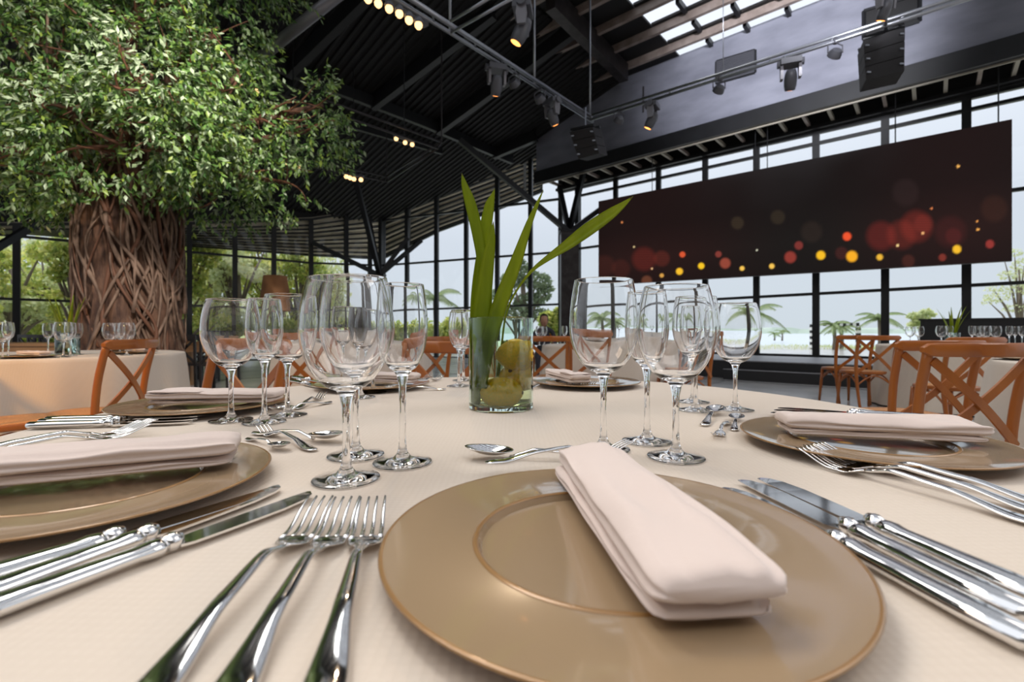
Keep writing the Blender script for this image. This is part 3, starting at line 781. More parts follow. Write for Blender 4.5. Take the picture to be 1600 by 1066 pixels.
for tl, tp_, lb in [((-60,912),(405,776),'table knife tucked closest under the rim of the left charger plate'),((-70,945),(426,769),'middle table knife in front of the left charger plate'),((-80,975),(474,780),'table knife in front of the left plate, nearest the forks')]:
    lay(KN, tl, tp_, lb, g3, -1.0, zt=.007, zh=.004)
g4 = 'forks behind the left charger plate'
for tl, tp_, lb in [((-20,712),(229,669),'fork lying behind the left charger plate, closest to it'),((-20,704),(222,664),'middle fork behind the left charger plate'),((-20,697),(212,660),'furthest fork behind the left charger plate')]:
    lay(FK, tl, tp_, lb, g4, -1.0, zt=.012, zh=.017, z=TZ+.012 if tp_[0] == 229 else TZ+.0005)
g5 = 'forks before the right charger plate'
for tl, tp_, lb in [((1600,797),(1266,703),'fork before the right charger plate, nearest the camera'),((1600,780),(1277,699),'middle fork before the right charger plate'),((1600,768),(1290,696),'fork before the right plate, closest to its rim')]:
    lay(FK, tl, tp_, lb, g5, -1.0, zt=.012, zh=.017)
g6 = 'knives beyond the right charger plate'
for tl, tp_, lb in [((1470,661),(1217,646),'nearest knife beyond the right charger plate'),((1455,656),(1222,642),'middle knife beyond the right charger plate'),((1440,652),(1228,639),'furthest knife beyond the right charger plate')]:
    lay(KN, tl, tp_, lb, g6, -1.0, zt=.007, zh=.004)
g7 = 'knives before the far left charger plate'
for tl, tp_, lb in [((47,665),(285,661),'knife nearest the camera before the far left charger plate'),((60,660),(292,657),'middle knife before the far left charger plate'),((80,656),(300,652),'knife closest to the far left charger plate')]:
    lay(KN, tl, tp_, lb, g7, -1.0, zt=.007, zh=.004)
g8 = 'dessert cutlery on the front table'
lay(FK, (520,713), (407,663), 'dessert fork pointing away, left of the large front glass', g8, -.85, zt=.004, zh=.014)
lay(SP, (430,679), (536,690), 'dessert spoon with its bowl beside the large front glass', g8, -.9, zt=.004, zh=.004)
lay(SP, (385,683), (448,703), 'teaspoon half hidden under the dessert fork by the left plate', g8, -.62, zt=.004, zh=.004)
lay(SP, (900,716), (726,710), 'dessert spoon lying above the front charger plate', g8, -.95, zt=.004, zh=.006)
lay(FK, (747,739), (985,706), 'dessert fork partly under the napkin above the front plate', g8, -.85, z=TZ+.014, zt=.006, zh=.014)
lay(SP, (1085,679), (1122,640), 'larger dessert spoon with shining bowl among the right glasses', g8, -.88, zt=.004, zh=.006)
lay(FK, (1148,640), (1119,680), 'dessert fork with tines towards the camera left of the right plate', g8, -.75, zt=.004, zh=.010)
lay(SP, (1144,680), (1152,650), 'teaspoon closest to the rim of the right charger plate', g8, -.65, zt=.004, zh=.006)
lay(FK, (452,643), (505,613), 'dessert fork behind the third glass from left', g8, -.85, zt=.004, zh=.014)
lay(SP, (516,628), (420,646), 'dessert spoon behind the second and third glass from left', g8, -.85, zt=.004, zh=.004)
lay(SP, (398,628), (448,634), 'teaspoon on the far left setting close to the plate rim', g8, -.6, zt=.004, zh=.004)
g9 = 'cutlery on the far side of the front table'
for i, (tl, tp_) in enumerate([((645,602),(690,588)),((625,600),(672,587)),((605,597),(655,586))]):
    lay(FK, tl, tp_, ['fork nearest the vase on the far left setting','middle fork of the far setting left of the vase','left fork of the far setting left of the vase'][i], g9, -.95, zt=.004, zh=.012)
for i, (tl, tp_) in enumerate([((452,595),(502,606)),((446,592),(490,602)),((458,590),(510,598))]):
    lay(KN, tl, tp_, ['nearest of the far knives seen through the large front glass','middle far knife behind the front left glasses','furthest far knife behind the front left glasses'][i], g9, -1, zt=.006, zh=.004)
lay(SP, (686,608), (600,610), 'dessert spoon before the far charger plate left of the vase', g9, -.85, zt=.004, zh=.004)
lay(SP, (884,604), (838,601), 'dessert spoon just right of the lemon vase', g9, -.75, zt=.004, zh=.004)
lay(FK, (836,606), (882,596), 'dessert fork just right of the lemon vase', g9, -.85, zt=.004, zh=.012)
for i, x in enumerate((903,915,927)):
    lay(FK, (x-60,579), (x,597), ['fork closest to the plate right of the vase','middle fork right of the vase','rightmost fork right of the vase'][i], g9, -1, zt=.004, zh=.014)

# ------------------------------------------------------------------ charger plates and napkins
def make_plate():
    t = thing('charger_plate', 'x', 'plate', group='tan charger plates on the front table')
    top_ = [(.1625,.0158),(.150,.0142),(.101,.0118),(.0985,.0125),(.0965,.0118),(.0935,.0065),(.09,.0058),(0,.0055)]
    part('face', M['plate'], t, lambda b: b.lathe(top_[::-1], 96), 'auto', recalc=True)
    part('rim', M['plate_edge'], t, lambda b: b.lathe([(.1625,.0158),(.1645,.0160),(.1655,.0150),(.1645,.0138),(.158,.0125)], 96), True)
    part('ring', M['plate_edge'], t, lambda b: b.lathe([(.1005,.0121),(.0992,.0131),(.0975,.0131),(.0962,.0119)], 96), True)
    part('underside', M['plate'], t, lambda b: b.lathe([(.158,.0125),(.12,.0075),(.09,.001),(.06,0),(0,0)], 96), True)
    return t
PL = Proto(make_plate)
CX, CY_ = -.035, .954
plates = [(.071,.357,'large tan charger plate in the foreground'),(-.435,.493,'tan charger plate cut by the left edge of the photo'),(.512,.685,'tan charger plate at the right edge of the table'),
    (-.663,1.02,'tan charger plate behind the left glasses'),(-.412,1.408,'tan charger plate on the far side seen between the left glasses'),(.228,1.467,'tan charger plate on the far side right of the vase')]
for x, y, lb in plates: PL((x, y, TZ+.0006), 0, lb, 'tan charger plates on the front table')

def napkin(label, p0, p1, wd, th, seed, bend=0, z=TZ+.0185, fl=True):
    p0, p1 = Vector(p0), Vector(p1); d = p1-p0; L = d.length; ang = math.atan2(d.y, d.x)
    t = thing('napkin', label, 'napkin', (p0.x, p0.y, z), ang, 'folded napkins on the front table')
    rs_ = random.Random(seed)
    def roll(w0, h0, zoff, yo, l0, l1, sd, nl=46):
        b = MB(); rings = []
        for i in range(nl+1):
            s = i/nl; x = l0+(l1-l0)*s
            endf = min(1, min(s, 1-s)*14); e_ = math.sqrt(max(.0, 1-(1-endf)**2))
            r = []
            n = 40
            for k in range(n):
                a = 2*math.pi*k/n; c, s_ = math.cos(a), math.sin(a)
                y = math.copysign(abs(c)**.5, c); zz = math.copysign(abs(s_)**.8, s_)
                nzv = noise.noise(Vector((x*16, y*1.2+sd*7, zz+sd)))*.0028+noise.noise(Vector((x*7+sd, y*3, sd)))*.0035
                pinch = 1-.10*math.exp(-(zz*3)**2)*abs(y)
                hy = w0*(1-.16*(1-e_))*pinch*(1+.05*math.sin(x*11+sd))
                hz = h0*(.5+.5*e_)*(1+.22*noise.noise(Vector((x*9, y*2, sd*3))))
                r.append(Vector((x, yo+y*hy+bend*math.sin(s*math.pi)+nzv*.6, zoff+h0+zz*hz+(nzv*1.3 if zz > -.2 else 0))))
            rings.append(r)
        b.loft(rings); return b
    roll(wd*.97, th*.36, 0, 0, .002, L-.003, seed).build('lower_fold', M['napkin'], t, True)
    roll(wd, th*.66, th*.60, .0015, -.002, L+.003, seed+3.3).build('upper_fold', M['napkin'], t, True)
    if fl:
        b = roll(wd*.95, th*.12, th*1.72, .001, L*.0, L*.42, seed+8); b.build('folded_flap', M['napkin'], t, True)
    return t
napkin('pale pink napkin folded long across the foreground charger plate', (.079,.503,0), (.105,.238,0), .0375, .0155, 1, fl=False)
napkin('pale napkin folded long on the left edge charger plate', (-.322,.555,0), (-.60,.435,0), .037, .0155, 2, fl=False)
napkin('pale napkin folded on the charger plate at the right edge', (.405,.712,0), (.64,.655,0), .038, .014, 3, fl=False)
napkin('peach napkin on the charger plate behind the left glasses', (-.75,1.0,0), (-.50,1.02,0), .04, .0125, 4)
napkin('small peach napkin on the far charger plate left of the vase', (-.50,1.43,0), (-.28,1.385,0), .036, .014, 5)
napkin('napkin on the far charger plate just behind the vase', (.20,1.36,0), (.02+.12,1.56,0), .036, .014, 6)

# ------------------------------------------------------------------ vase with lemons
vp = T(783, 638); vase = thing('glass_vase', 'clear cylinder vase holding lemons and strap leaves in water', 'vase', (vp.x, vp.y, TZ+.0006))
rv, hv = .0695, .196
part('cylinder', M['vaseglass'], vase, lambda b: b.lathe([(0,0),(rv-.003,0),(rv,.003),(rv,hv-.001),(rv-.0015,hv),(rv-.003,hv-.001),(rv-.003,.014),(rv-.008,.010),(0,.010)], 72), 'auto')
wl = .147
part('water', M['water'], vase, lambda b: b.lathe([(0,.0102),(rv-.0085,.0102),(rv-.0032,.0142),(rv-.0032,wl),(0,wl)], 72), 'auto')
def lemon(label, x, y, D, r, rot):
    c = P(x, y, D); t = thing('lemon', label, 'lemon', c, group='lemons in the vase'); t.rotation_euler = rot
    pr_ = []
    for i in range(25):
        a = math.pi*i/24-math.pi/2; z = math.sin(a)*1.16; rr_ = math.cos(a)
        if abs(z) > 1.08: z += math.copysign(.06*(1-rr_), z)
        pr_.append((max(0, rr_)*r, z*r))
    pr_[0] = (0, pr_[0][1]); pr_[-1] = (0, pr_[-1][1])
    part('peel', M['lemon'], t, lambda b: b.lathe(pr_, 40), True)
    part('stem_scar', M['twig'], t, lambda b: b.lathe([(0,.0015),(.0035,.001),(.004,-.001)], 10, (0,0,pr_[-1][1])), True)
Dv = vp.y
lemon('yellow lemon at the bottom front of the vase', 783, 613, Dv-.024, .0335, (1.57,0,1.45))
lemon('yellow lemon at the top of the stack in the vase', 805, 554, Dv-.006, .034, (1.5,.3,1.2))
lemon('yellow lemon wedged at the right behind the front one', 802, 588, Dv+.026, .030, (1.1,.3,-.5))
def blade(label, pts_, D0, D1, curl=.25):
    """pts: (x, y, half width px) from base to tip"""
    a = P(pts_[0][0], pts_[0][1], D0); t = thing('strap_leaf', label, 'leaf', a, group='strap leaves in the vase')
    n = len(pts_); C = []; 
    N = 30
    for i in range(N+1):
        s = i/N*(n-1); k = min(int(s), n-2); f_ = s-k
        p0, p1, p2, p3 = [pts_[max(0, min(n-1, k+j))] for j in (-1,0,1,2)]
        cr = lambda q: .5*((2*p1[q])+(-p0[q]+p2[q])*f_+(2*p0[q]-5*p1[q]+4*p2[q]-p3[q])*f_**2+(-p0[q]+3*p1[q]-3*p2[q]+p3[q])*f_**3)
        C.append((cr(0), cr(1), max(.15, cr(2)), D0+(D1-D0)*i/N))
    b = MB(); vs = []
    for i, (x, y, w_, D) in enumerate(C):
        x0, y0 = C[max(0, i-1)][:2]; x1, y1 = C[min(N, i+1)][:2]
        tx, ty = x1-x0, y1-y0; L = math.hypot(tx, ty) or 1; nx_, ny_ = -ty/L, tx/L
        for j, cc in ((-1,0),(-.5,.75),(0,1),(.5,.75),(1,0)):
            wm = w_/F*D
            vs.append(P(x+nx_*w_*j, y+ny_*w_*j, D+wm*curl*2*cc))
        for j, cc in ((1,0),(.5,.75),(0,1),(-.5,.75),(-1,0)):
            wm = w_/F*D
            vs.append(P(x+nx_*w_*j*.98, y+ny_*w_*j*.98, D+wm*curl*2*cc+.0006))
    fs = []
    for i in range(N):
        for k in range(10):
            k2 = (k+1) % 10; fs.append((i*10+k, i*10+k2, (i+1)*10+k2, (i+1)*10+k))
    fs += [tuple(range(10))[::-1], tuple(N*10+k for k in range(10))]
    b.add(vs, fs); b.build('leaf_blade', M['blade'], t, True, world=True, recalc=True)
    tipm = MB(); q = C[-1]; q2 = C[-2]
    tipm.tube([P(q2[0], q2[1], q2[3]+.0008), P(q[0], q[1], q[3]+.0008)], [q2[2]/F*q2[3]*.8, .0002], 6); tipm.build('dry_tip', M['twig'], t, world=True)
blade('strap leaf with the tallest tip, leaning slightly left', [(747,632,9),(744,560,12),(750,480,9),(753,415,8),(747,368,9),(735,318,8.5),(726,290,5),(721.5,271,.3)], Dv+.0, Dv-.03)
blade('strap leaf second tallest with a brown tip', [(752,630,8),(757,540,11),(757,470,12),(756,420,11),(757,372,10),(764,325,8),(769,308,4),(773,295,.3)], Dv+.014, Dv+.02)
blade('broad short strap leaf standing in front', [(745,626,8),(748,570,13),(749,520,14),(755,466,13),(762,412,10),(768,375,6),(771,346,.3)], Dv-.03, Dv-.03)
blade('strap leaf leaning right with a long thin tip', [(752,606,10),(762,541,12),(776,492,12),(787,459,11.5),(806,410,9.5),(825,354,5.5),(838,322,3),(849,297,.3)], Dv-.046, Dv-.06)
blade('strap leaf arching far out to the right', [(778,604,2),(786,520,1.6),(793,484,1.5),(806,456,1.6),(830,424,2.5),(858,402,5),(886,383,8),(917,360,10.5),(950,337,9),(972,321,5),(989,307,.3)], Dv+.02, Dv-.07)
blade('dark strap leaf half hidden at the left of the vase', [(741,630,6),(741,560,8),(741,500,7),(743,450,6),(748,400,4),(750,380,.3)], Dv+.03, Dv+.03)

# ------------------------------------------------------------------ round tables and cloths
def make_cloth(seed, r=.818, hem=.02):
    rs_ = random.Random(seed); ph = [rs_.uniform(0, 6.28) for _ in range(4)]
    b = MB(); seg = 180; prof = []
    for t in (0, .2, .4, .6, .8, .92, .975): prof.append((r*t, TZ, 0))
    prof += [(r*.992, TZ-.002, 0), (r+.001, TZ-.010, .05), (r+.004, TZ-.03, .15)]
    for i in range(1, 13): z = TZ-.03-(TZ-.03-hem)*i/12; prof.append((r+.006+.07*i/12, z, .15+.85*i/12))
    vs = []; fs = []
    for (rad, z, f_) in prof:
        for k in range(seg):
            a = 2*math.pi*k/seg
            fold = math.sin(13*a+ph[0])*.5+math.sin(21*a+ph[1])*.3+math.sin(8*a+ph[2])*.4
            rr_ = rad+f_*.042*fold*(1 if rad > r*.99 else 0)
            vs.append((rr_*math.cos(a), rr_*math.sin(a), z))
    n = len(prof)
    for i in range(n-1):
        for k in range(seg):
            k2 = (k+1) % seg; fs.append((i*seg+k2, i*seg+k, (i+1)*seg+k, (i+1)*seg+k2))
    b.add(vs, fs); return b
CL = Proto(lambda: tag(make_cloth(3).build('tablecloth', M['cloth'], None, True), 'x', 'tablecloth', 'round tablecloths', None))
def make_table():
    t = thing('round_table', 'x', 'table', group='round tables under cloths')
    part('tabletop', M['plank'], t, lambda b: b.lathe([(0,TZ-.034),(.79,TZ-.034),(.79,TZ-.008),(0,TZ-.008)], 48))
    part('pedestal', M['steel'], t, lambda b: b.lathe([(.05,.05),(.05,TZ-.036)], 16))
    for i in range(4): a = i*math.pi/2+.4; part('leg', M['steel'], t, lambda b: b.bar((0,0,.06), (.5*math.cos(a), .5*math.sin(a), .02), .06, .035))
    return t
TB = Proto(make_table)
tabs = [(CX, CY_, 'cream cloth of the large round table in the foreground', 'round table in the foreground under its cream cloth'),
    (-3.4, 3.5, 'cream cloth of the round table at the left before the tree', 'round table at the left before the tree'),
    (5.47, 5.8, 'cream cloth of the round table by the stage at the right', 'round table by the stage at the right'),
    (3.5, 2.33, 'cream cloth of the round table at the right edge behind the crossed chair back', 'round table at the right edge behind the crossed chair back'),
    (1.2, 5.95, 'cream cloth of the round table behind the tall tulip glass', 'round table behind the tall tulip glass'),
    (-1.75, 5.3, 'cream cloth of the round table seen through the large front left glass', 'round table seen through the large front left glass')]
for i, (x, y, l1, l2) in enumerate(tabs):
    o = CL((x, y, 0), i*1.1, l1, 'round tablecloths'); TB((x, y, 0), i*.5, l2, 'round tables under cloths')

# ------------------------------------------------------------------ cross-back chairs
def make_chair():
    t = thing('crossback_chair', 'x', 'chair', group='cross-back wooden chairs')
    W = M['wood']; zs = .455
    def seat(b):
        n = 40; rings = []
        for z, k in ((zs-.03,.96),(zs-.024,.99),(zs-.008,1),(zs,.985),(zs+.002,.95)):
            r = []
            for i in range(n):
                a = 2*math.pi*i/n; c, s = math.cos(a), math.sin(a)
                r.append(Vector((math.copysign(abs(c)**.7, c)*.215*k*(1+.06*s), math.copysign(abs(s)**.75, s)*.205*k, z)))
            rings.append(r)
        b.loft(rings)
    so = part('seat', W, t, seat, 'auto')
    def cane(b):
        n = 36; rings = []
        for z, k in ((zs-.001,.84),(zs+.005,.82),(zs+.004,.4)):
            rings.append([Vector((math.copysign(abs(math.cos(2*math.pi*i/n))**.7, math.cos(2*math.pi*i/n))*.215*k, math.copysign(abs(math.sin(2*math.pi*i/n))**.75, math.sin(2*math.pi*i/n))*.205*k, z)) for i in range(n)])
        b.loft(rings)
    part('cane_panel', M['cane'], so, cane, True)
    def bz(pts_, n=14):
        out = []
        for i in range(n+1):
            s = i/n*(len(pts_)-1); k = min(int(s), len(pts_)-2); f_ = s-k
            p0, p1, p2, p3 = [Vector(pts_[max(0, min(len(pts_)-1, k+j))]) for j in (-1,0,1,2)]
            out.append(.5*((2*p1)+(-p0+p2)*f_+(2*p0-5*p1+4*p2-p3)*f_**2+(-p0+3*p1-3*p2+p3)*f_**3))
        return out
    for s in (-1, 1):
        part('back_post', W, t, lambda b: b.tube(bz([(s*.185,-.235,0),(s*.195,-.20,.25),(s*.205,-.19,zs),(s*.212,-.21,.66),(s*.215,-.255,.855)]), [.014+.005*min(1, i/6) for i in range(15)], 12), True)
        part('leg', W, t, lambda b: b.tube([(s*.19,.185,0),(s*.178,.165,.25),(s*.17,.15,zs-.025)], [.014,.018,.019], 12), True)
    def rail(b):
        rings = []
        for i in range(25):
            s = -1+2*i/24; x = s*.245; y = -.257-.045*(1-s*s); e_ = math.sqrt(max(0, 1-abs(s)**14)) if abs(s) < 1 else .0
            hz = .028*(.35+.65*e_); ty = .011
            rings.append([Vector((x, y+ty*cy_, .853+hz*cz)) for cy_, cz in ((-1,-.8),(-.6,-1),(.6,-1),(1,-.8),(1,.8),(.6,1),(-.6,1),(-1,.8))])
        b.loft(rings)
    part('top_rail', W, t, rail, 'auto')
    for s in (-1, 1):
        def slat(b):
            rings = []
            for i in range(21):
                u = i/20; x = s*(-.205+.41*u); z = .447+.363*u; y = -.205-.05*u-.028*math.sin(u*math.pi)+(.006 if s > 0 else -.006)
                hw = .017; dx, dz = -hw*.655*s, hw*.755
                rings.append([Vector((x+dx, y-.005, z+dz)), Vector((x-dx, y-.005, z-dz)), Vector((x-dx, y+.005, z-dz)), Vector((x+dx, y+.005, z+dz))])
            b.loft(rings)
        part('cross_slat', W, t, slat, recalc=True)
    def arc(p, q, r): return [Vector(p).lerp(Vector(q), i/8)+Vector((0,0,r*math.sin(i/8*math.pi))) for i in range(9)]
    for s in (-1, 1):
        part('brace', W, t, lambda b: b.tube(arc((s*.19,-.19,.30), (s*.175,.155,.30), .11), .009, 8), True)
    part('brace', W, t, lambda b: b.tube(arc((-.175,.158,.30), (.175,.158,.30), .11), .009, 8), True)
    part('brace', W, t, lambda b: b.tube(arc((-.195,-.193,.30), (.195,-.193,.30), .11), .009, 8), True)
    part('rivet', M['rig'], t, lambda b: b.lathe([(0,.004),(.004,.002),(.005,0)], 8, (0,-.262,.628), Matrix.Rotation(math.pi/2, 3, 'X')))
    return t
CH = Proto(make_chair)
def chair(x, y, rz, label): return CH((x, y, 0), rz, label, 'cross-back wooden chairs')
def chair_b(px, D, rz, label):
    """px, D: where the middle of the chair's back stands; rz: 0 = back towards the camera"""
    X = (px-HX)/F*D; off = Vector((math.sin(rz)*-.25, math.cos(rz)*.25)); return chair(X+off.x, D+off.y, rz, label)
chair_b(1529, 1.93, .04, 'wooden cross-back chair nearest at the right, its back towards the camera')
chair_b(1468, 2.50, .02, 'wooden cross-back chair second nearest at the right, behind the nearest')
chair_b(1372, 5.45, -.05, 'wooden cross-back chair before the stage table, right of its twin')
chair_b(1337, 5.95, -.05, 'wooden cross-back chair standing leftmost before the stage')
chair_b(1524, 3.9, 0, 'wooden cross-back chair behind the two near right chairs')
chair_b(205, 2.8, 1.72, 'wooden cross-back chair turned sideways before the left table')
chair(-2.66, 2.52, -.64, 'wooden chair at the left edge with only its round seat in view')
chair_b(388, 2.05, 2.75, 'wooden cross-back chair behind the leftmost wine glasses')
chair_b(690, 2.15, 2.6, 'wooden chair with curved back left of the lemon vase')
chair_b(470, 3.75, -.3, 'wooden chair far behind the third glass from left')
chair_b(680, 4.4, .9, 'wooden chair seen behind the narrow glass left of the vase')
chair_b(858, 4.8, -.35, 'wooden cross-back chair just right of the lemon vase in the back')
chair_b(922, 4.52, .1, 'wooden cross-back chair seen through the tulip glass')
chair_b(1095, 4.8, .5, 'wooden cross-back chair behind the front right glasses')
chair_b(560, 6.8, 3.0, 'wooden chair beyond the table behind the large front left glass')

# settings on the other tables (only what the photograph shows: glasses, plates, vases)
def mini_vase(x, y, label, sc_=1.0, tall=True):
    t = thing('plant_vase', label, 'vase', (x, y, TZ+.002), group='leaf vases on the other tables')
    part('cylinder', M['vaseglass'], t, lambda b: b.lathe([(0,0),(.066,0),(.069,.003),(.069,.15),(.066,.15),(.066,.01),(0,.01)], 36), True)
    part('water', M['water'], t, lambda b: b.lathe([(0,.0102),(.0658,.0102),(.0658,.11),(0,.11)], 36), True)
    rs_ = random.Random(int(x*100))
    for i in range(7):
        a = i*.9+rs_.random()*.4; h = .33+rs_.random()*.12; sp_ = .04+.12*rs_.random()
        def lf(b):
            rings = []
            for k in range(9):
                s = k/8; c = Vector((math.cos(a)*(.02+sp_*s*s), math.sin(a)*(.02+sp_*s*s), .012+h*s)); w_ = .017*math.sin(math.pi*min(.97, .25+.73*s))
                n_ = Vector((-math.sin(a), math.cos(a), 0)); r_ = Vector((math.cos(a), math.sin(a), 0))
                rings.append([c+n_*w_, c-r_*w_*.3, c-n_*w_, c-r_*w_*.3+r_*.001])
            b.loft(rings)
        part('leaf_blade', M['blade'], t, lf, True)
mini_vase(-3.2, 3.42, 'small lemon vase with green leaves on the left table')
mini_vase(5.15, 5.55, 'small vase with upright green leaves on the stage table')
GO = 'wine glasses on the other tables'
def gfar(p, px, D, label): X = (px-HX)/F*D; p((X, D, TZ+.001), 0, label, GO)
for i, (p, px, D) in enumerate([(GA,173,3.35),(GC,187,3.4),(GA,198,3.3),(GA,99,3.05),(GC,110,3.2),(GC,121,3.4),(GC,75,3.55),(GA,4,3.0),(GC,13,3.15),(GC,-12,3.2)]):
    gfar(p, px, D, ['left of the pair above the sideways chair','middle of the cluster above the sideways chair','right of the pair above the sideways chair','just right of the small left vase, largest','just right of the small left vase, narrow','right of the small left vase, furthest right','left of the small left vase','at the left photo edge, round','at the left photo edge, narrow','beyond the left photo edge'][i].join(('wine glass on the left table, ', '')))
for i, (p, px, D) in enumerate([(GA,1422,5.9),(GA,1436,5.7),(GA,1471,5.2),(GC,1484,5.3),(GC,1519,5.3),(GA,1530,5.6),(GA,1540,5.2),(GA,1556,5.35),(GC,1577,5.4),(GC,1586,5.6),(GC,1597,5.3)]):
    gfar(p, px, D, 'wine glass on the stage table, '+['leftmost by the cloth edge','second from the left','large one left of the leaf vase','narrow one left of the leaf vase','narrow one right of the leaf vase','second right of the leaf vase','large one in the middle right','beside the large middle right one','third from the right photo edge','second from the right photo edge','at the right photo edge'][i])
for i, (p, px, D) in enumerate([(GA,843,5.6),(GC,851,5.9),(GC,882,5.3),(GA,1010,5.6),(GA,975,5.8)]):
    gfar(p, px, D, 'wine glass on the table behind the vase, '+['leftmost beside the vase','second from left beside the vase','single one seen left of the tulip glass','seen between the front right glasses','seen through the tulip glass'][i])
for i, (p, px, D) in enumerate([(GA,520,5.0),(GC,540,5.2),(GA,560,4.95),(GC,500,5.4)]):
    gfar(p, px, D, 'wine glass on the table seen through the front left glass, '+['left of centre','narrow in the centre','right of centre','narrow furthest left'][i])
for (x, y, lb) in [(-3.05,3.0,'charger plate on the left table near its front edge'),(-2.85,3.55,'charger plate on the left table by the sideways chair'),(-3.95,3.3,'charger plate at the far left of the left table'),(-3.3,4.05,'charger plate on the far side of the left table'),
    (3.0,2.75,'charger plate on the right edge table'),(3.0,2.1,'charger plate on the near side of the right edge table'),(.9,5.4,'charger plate on the table right of the vase'),(-1.9,4.75,'charger plate on the table seen through the front glass'),(5.0,5.3,'charger plate on the stage table')]:
    PL((x, y, TZ+.0006), 0, lb, 'charger plates on the other tables')
napkin('folded napkin on the left table near the chair back', (-2.92,3.62,0), (-2.74,3.5,0), .035, .012, 8)
napkin('folded napkin on the front edge plate of the left table', (-3.15,3.05,0), (-2.93,2.98,0), .035, .012, 9)
napkin('folded napkin on the table right of the vase', (.8,5.42,0), (1.0,5.38,0), .035, .012, 10)
for n_ in [o for o in COL.objects if o.name.startswith('napkin')][-3:]: n_['group'] = 'folded napkins on the other tables'

# ------------------------------------------------------------------ the big artificial ficus
rng = np.random.default_rng(7)
tc_ = P(205, HY, 6.3); fic = thing('ficus_tree', 'huge indoor ficus tree with a thick trunk wrapped in twisting vines', 'tree', (tc_.x, tc_.y, 0))
def trunk(b):
    rings = []; n = 96
    for i in range(70):
        z = 3.9*i/69; r0 = .50+.07*math.exp(-z*2.2)+.02*math.sin(z*2)+max(0, z-2.6)*.14
        rr_ = []
        for k in range(n):
            a = 2*math.pi*k/n
            d = noise.noise(Vector((math.cos(a)*4+z*.5, math.sin(a)*4, z*.8)))*.075+abs(noise.noise(Vector((math.cos(a+z*.3)*13, math.sin(a+z*.3)*13, z*1.2))))*.075
            rr_.append(Vector((math.cos(a)*(r0+d), math.sin(a)*(r0+d), z)))
        rings.append(rr_)
    b.loft(rings)
part('trunk', M['bark'], fic, trunk, True)
rt = random.Random(11)
for i in range(96):
    a = rt.uniform(0, 6.28); z = rt.uniform(-.1, 1.5); tw = rt.choice((-1,1))*rt.uniform(.15,.6); L = rt.uniform(1.4, 3.4); pts = []; rd = rt.uniform(.010,.024); fq = rt.uniform(5,9)
    n = 26
    for k in range(n):
        s = k/(n-1); zz = max(.0, z+L*s); aa = a+tw*L*s*1.0+.20*math.sin(s*fq+i)
        r = .555+max(0, zz-2.6)*.14+.07*math.exp(-zz*2.2)+.035*math.sin(s*9+i*1.7)
        pts.append((math.cos(aa)*r, math.sin(aa)*r, zz))
    part('vine', M['vine'] if i % 7 else M['twig'], fic, lambda b: b.tube(pts, [rd*(.7+.5*math.sin(k*.6+i)**2) for k in range(n)], 7), True)
# crown lobes: (px, py, rx, ry, D, depth)
lobes = [(60,110,150,120,6.0,1.3),(200,70,160,110,6.0,1.4),(300,150,110,90,5.9,1.1),(70,245,130,85,5.8,1.2),(210,235,110,60,5.7,1.0),(330,55,75,70,6.2,.9),(395,235,80,50,6.1,.8),
   (478,205,70,52,6.3,.7),(437,285,62,52,6.4,.7),(340,305,75,42,6.3,.8),(130,300,120,38,5.9,.9),(-80,200,130,150,6.0,1.3),(240,-90,230,110,6.2,1.4),(20,-60,200,110,6.1,1.4),(505,165,40,30,6.2,.4),(190,225,130,70,5.2,.4),(110,170,110,60,5.1,.4),(280,215,90,60,5.2,.4),(235,130,100,60,5.0,.4),(375,115,48,55,6.2,.7)]
hub = Vector((tc_.x, tc_.y, 3.2))
lobe3 = []
for (x, y, rx, ry, D, dd) in lobes: lobe3.append((P(x, y, D), rx/F*D, dd, ry/F*D))
for i, (c, a, d, h) in enumerate(lobe3):
    st_ = Vector((tc_.x, tc_.y, 2.7))+Vector((rt.uniform(-.35,.35), rt.uniform(-.35,.2), 0)); mid = st_.lerp(c, .5)+Vector((rt.uniform(-.2,.2), 0, rt.uniform(.1,.5)))
    pts = [st_*(1-s)**2+mid*2*s*(1-s)+c*s*s for s in [k/10 for k in range(11)]]
    part('branch', M['bark'], fic, lambda b: b.tube(pts, [.10*(1-.72*k/10) for k in range(11)], 10), True, world=True)
    for q in range(6):
        s0 = pts[rt.randint(6, 10)]; e_ = c+Vector((rt.uniform(-1,1)*a, rt.uniform(-1,.2)*d, rt.uniform(-1,1)*h))*.95
        m2 = s0.lerp(e_, .5)+Vector((rt.uniform(-.3,.3), rt.uniform(-.2,.2), rt.uniform(-.25,.35)))
        pp = [s0*(1-s)**2+m2*2*s*(1-s)+e_*s*s for s in [k/8 for k in range(9)]]
        part('twig', M['twig'], fic, lambda b: b.tube(pp, [.02*(1-.8*k/8) for k in range(9)], 6), True, world=True)
vol = np.array([a*d*h if False else a*h for (_, a, d, h) in lobe3]); pr_ = vol/vol.sum()
NS = 8200; NL = 9
li = rng.choice(len(lobe3), NS, p=pr_)
dirs = rng.normal(size=(NS, 3)); dirs /= np.linalg.norm(dirs, axis=1)[:, None]
rad = rng.uniform(.35, 1.0, NS)**.6*(1+.12*rng.normal(size=NS))
C_ = np.array([list(l[0]) for l in lobe3])[li]; A_ = np.array([[l[1], l[2], l[3]] for l in lobe3])[li]
sp_c = C_+dirs*rad[:, None]*A_
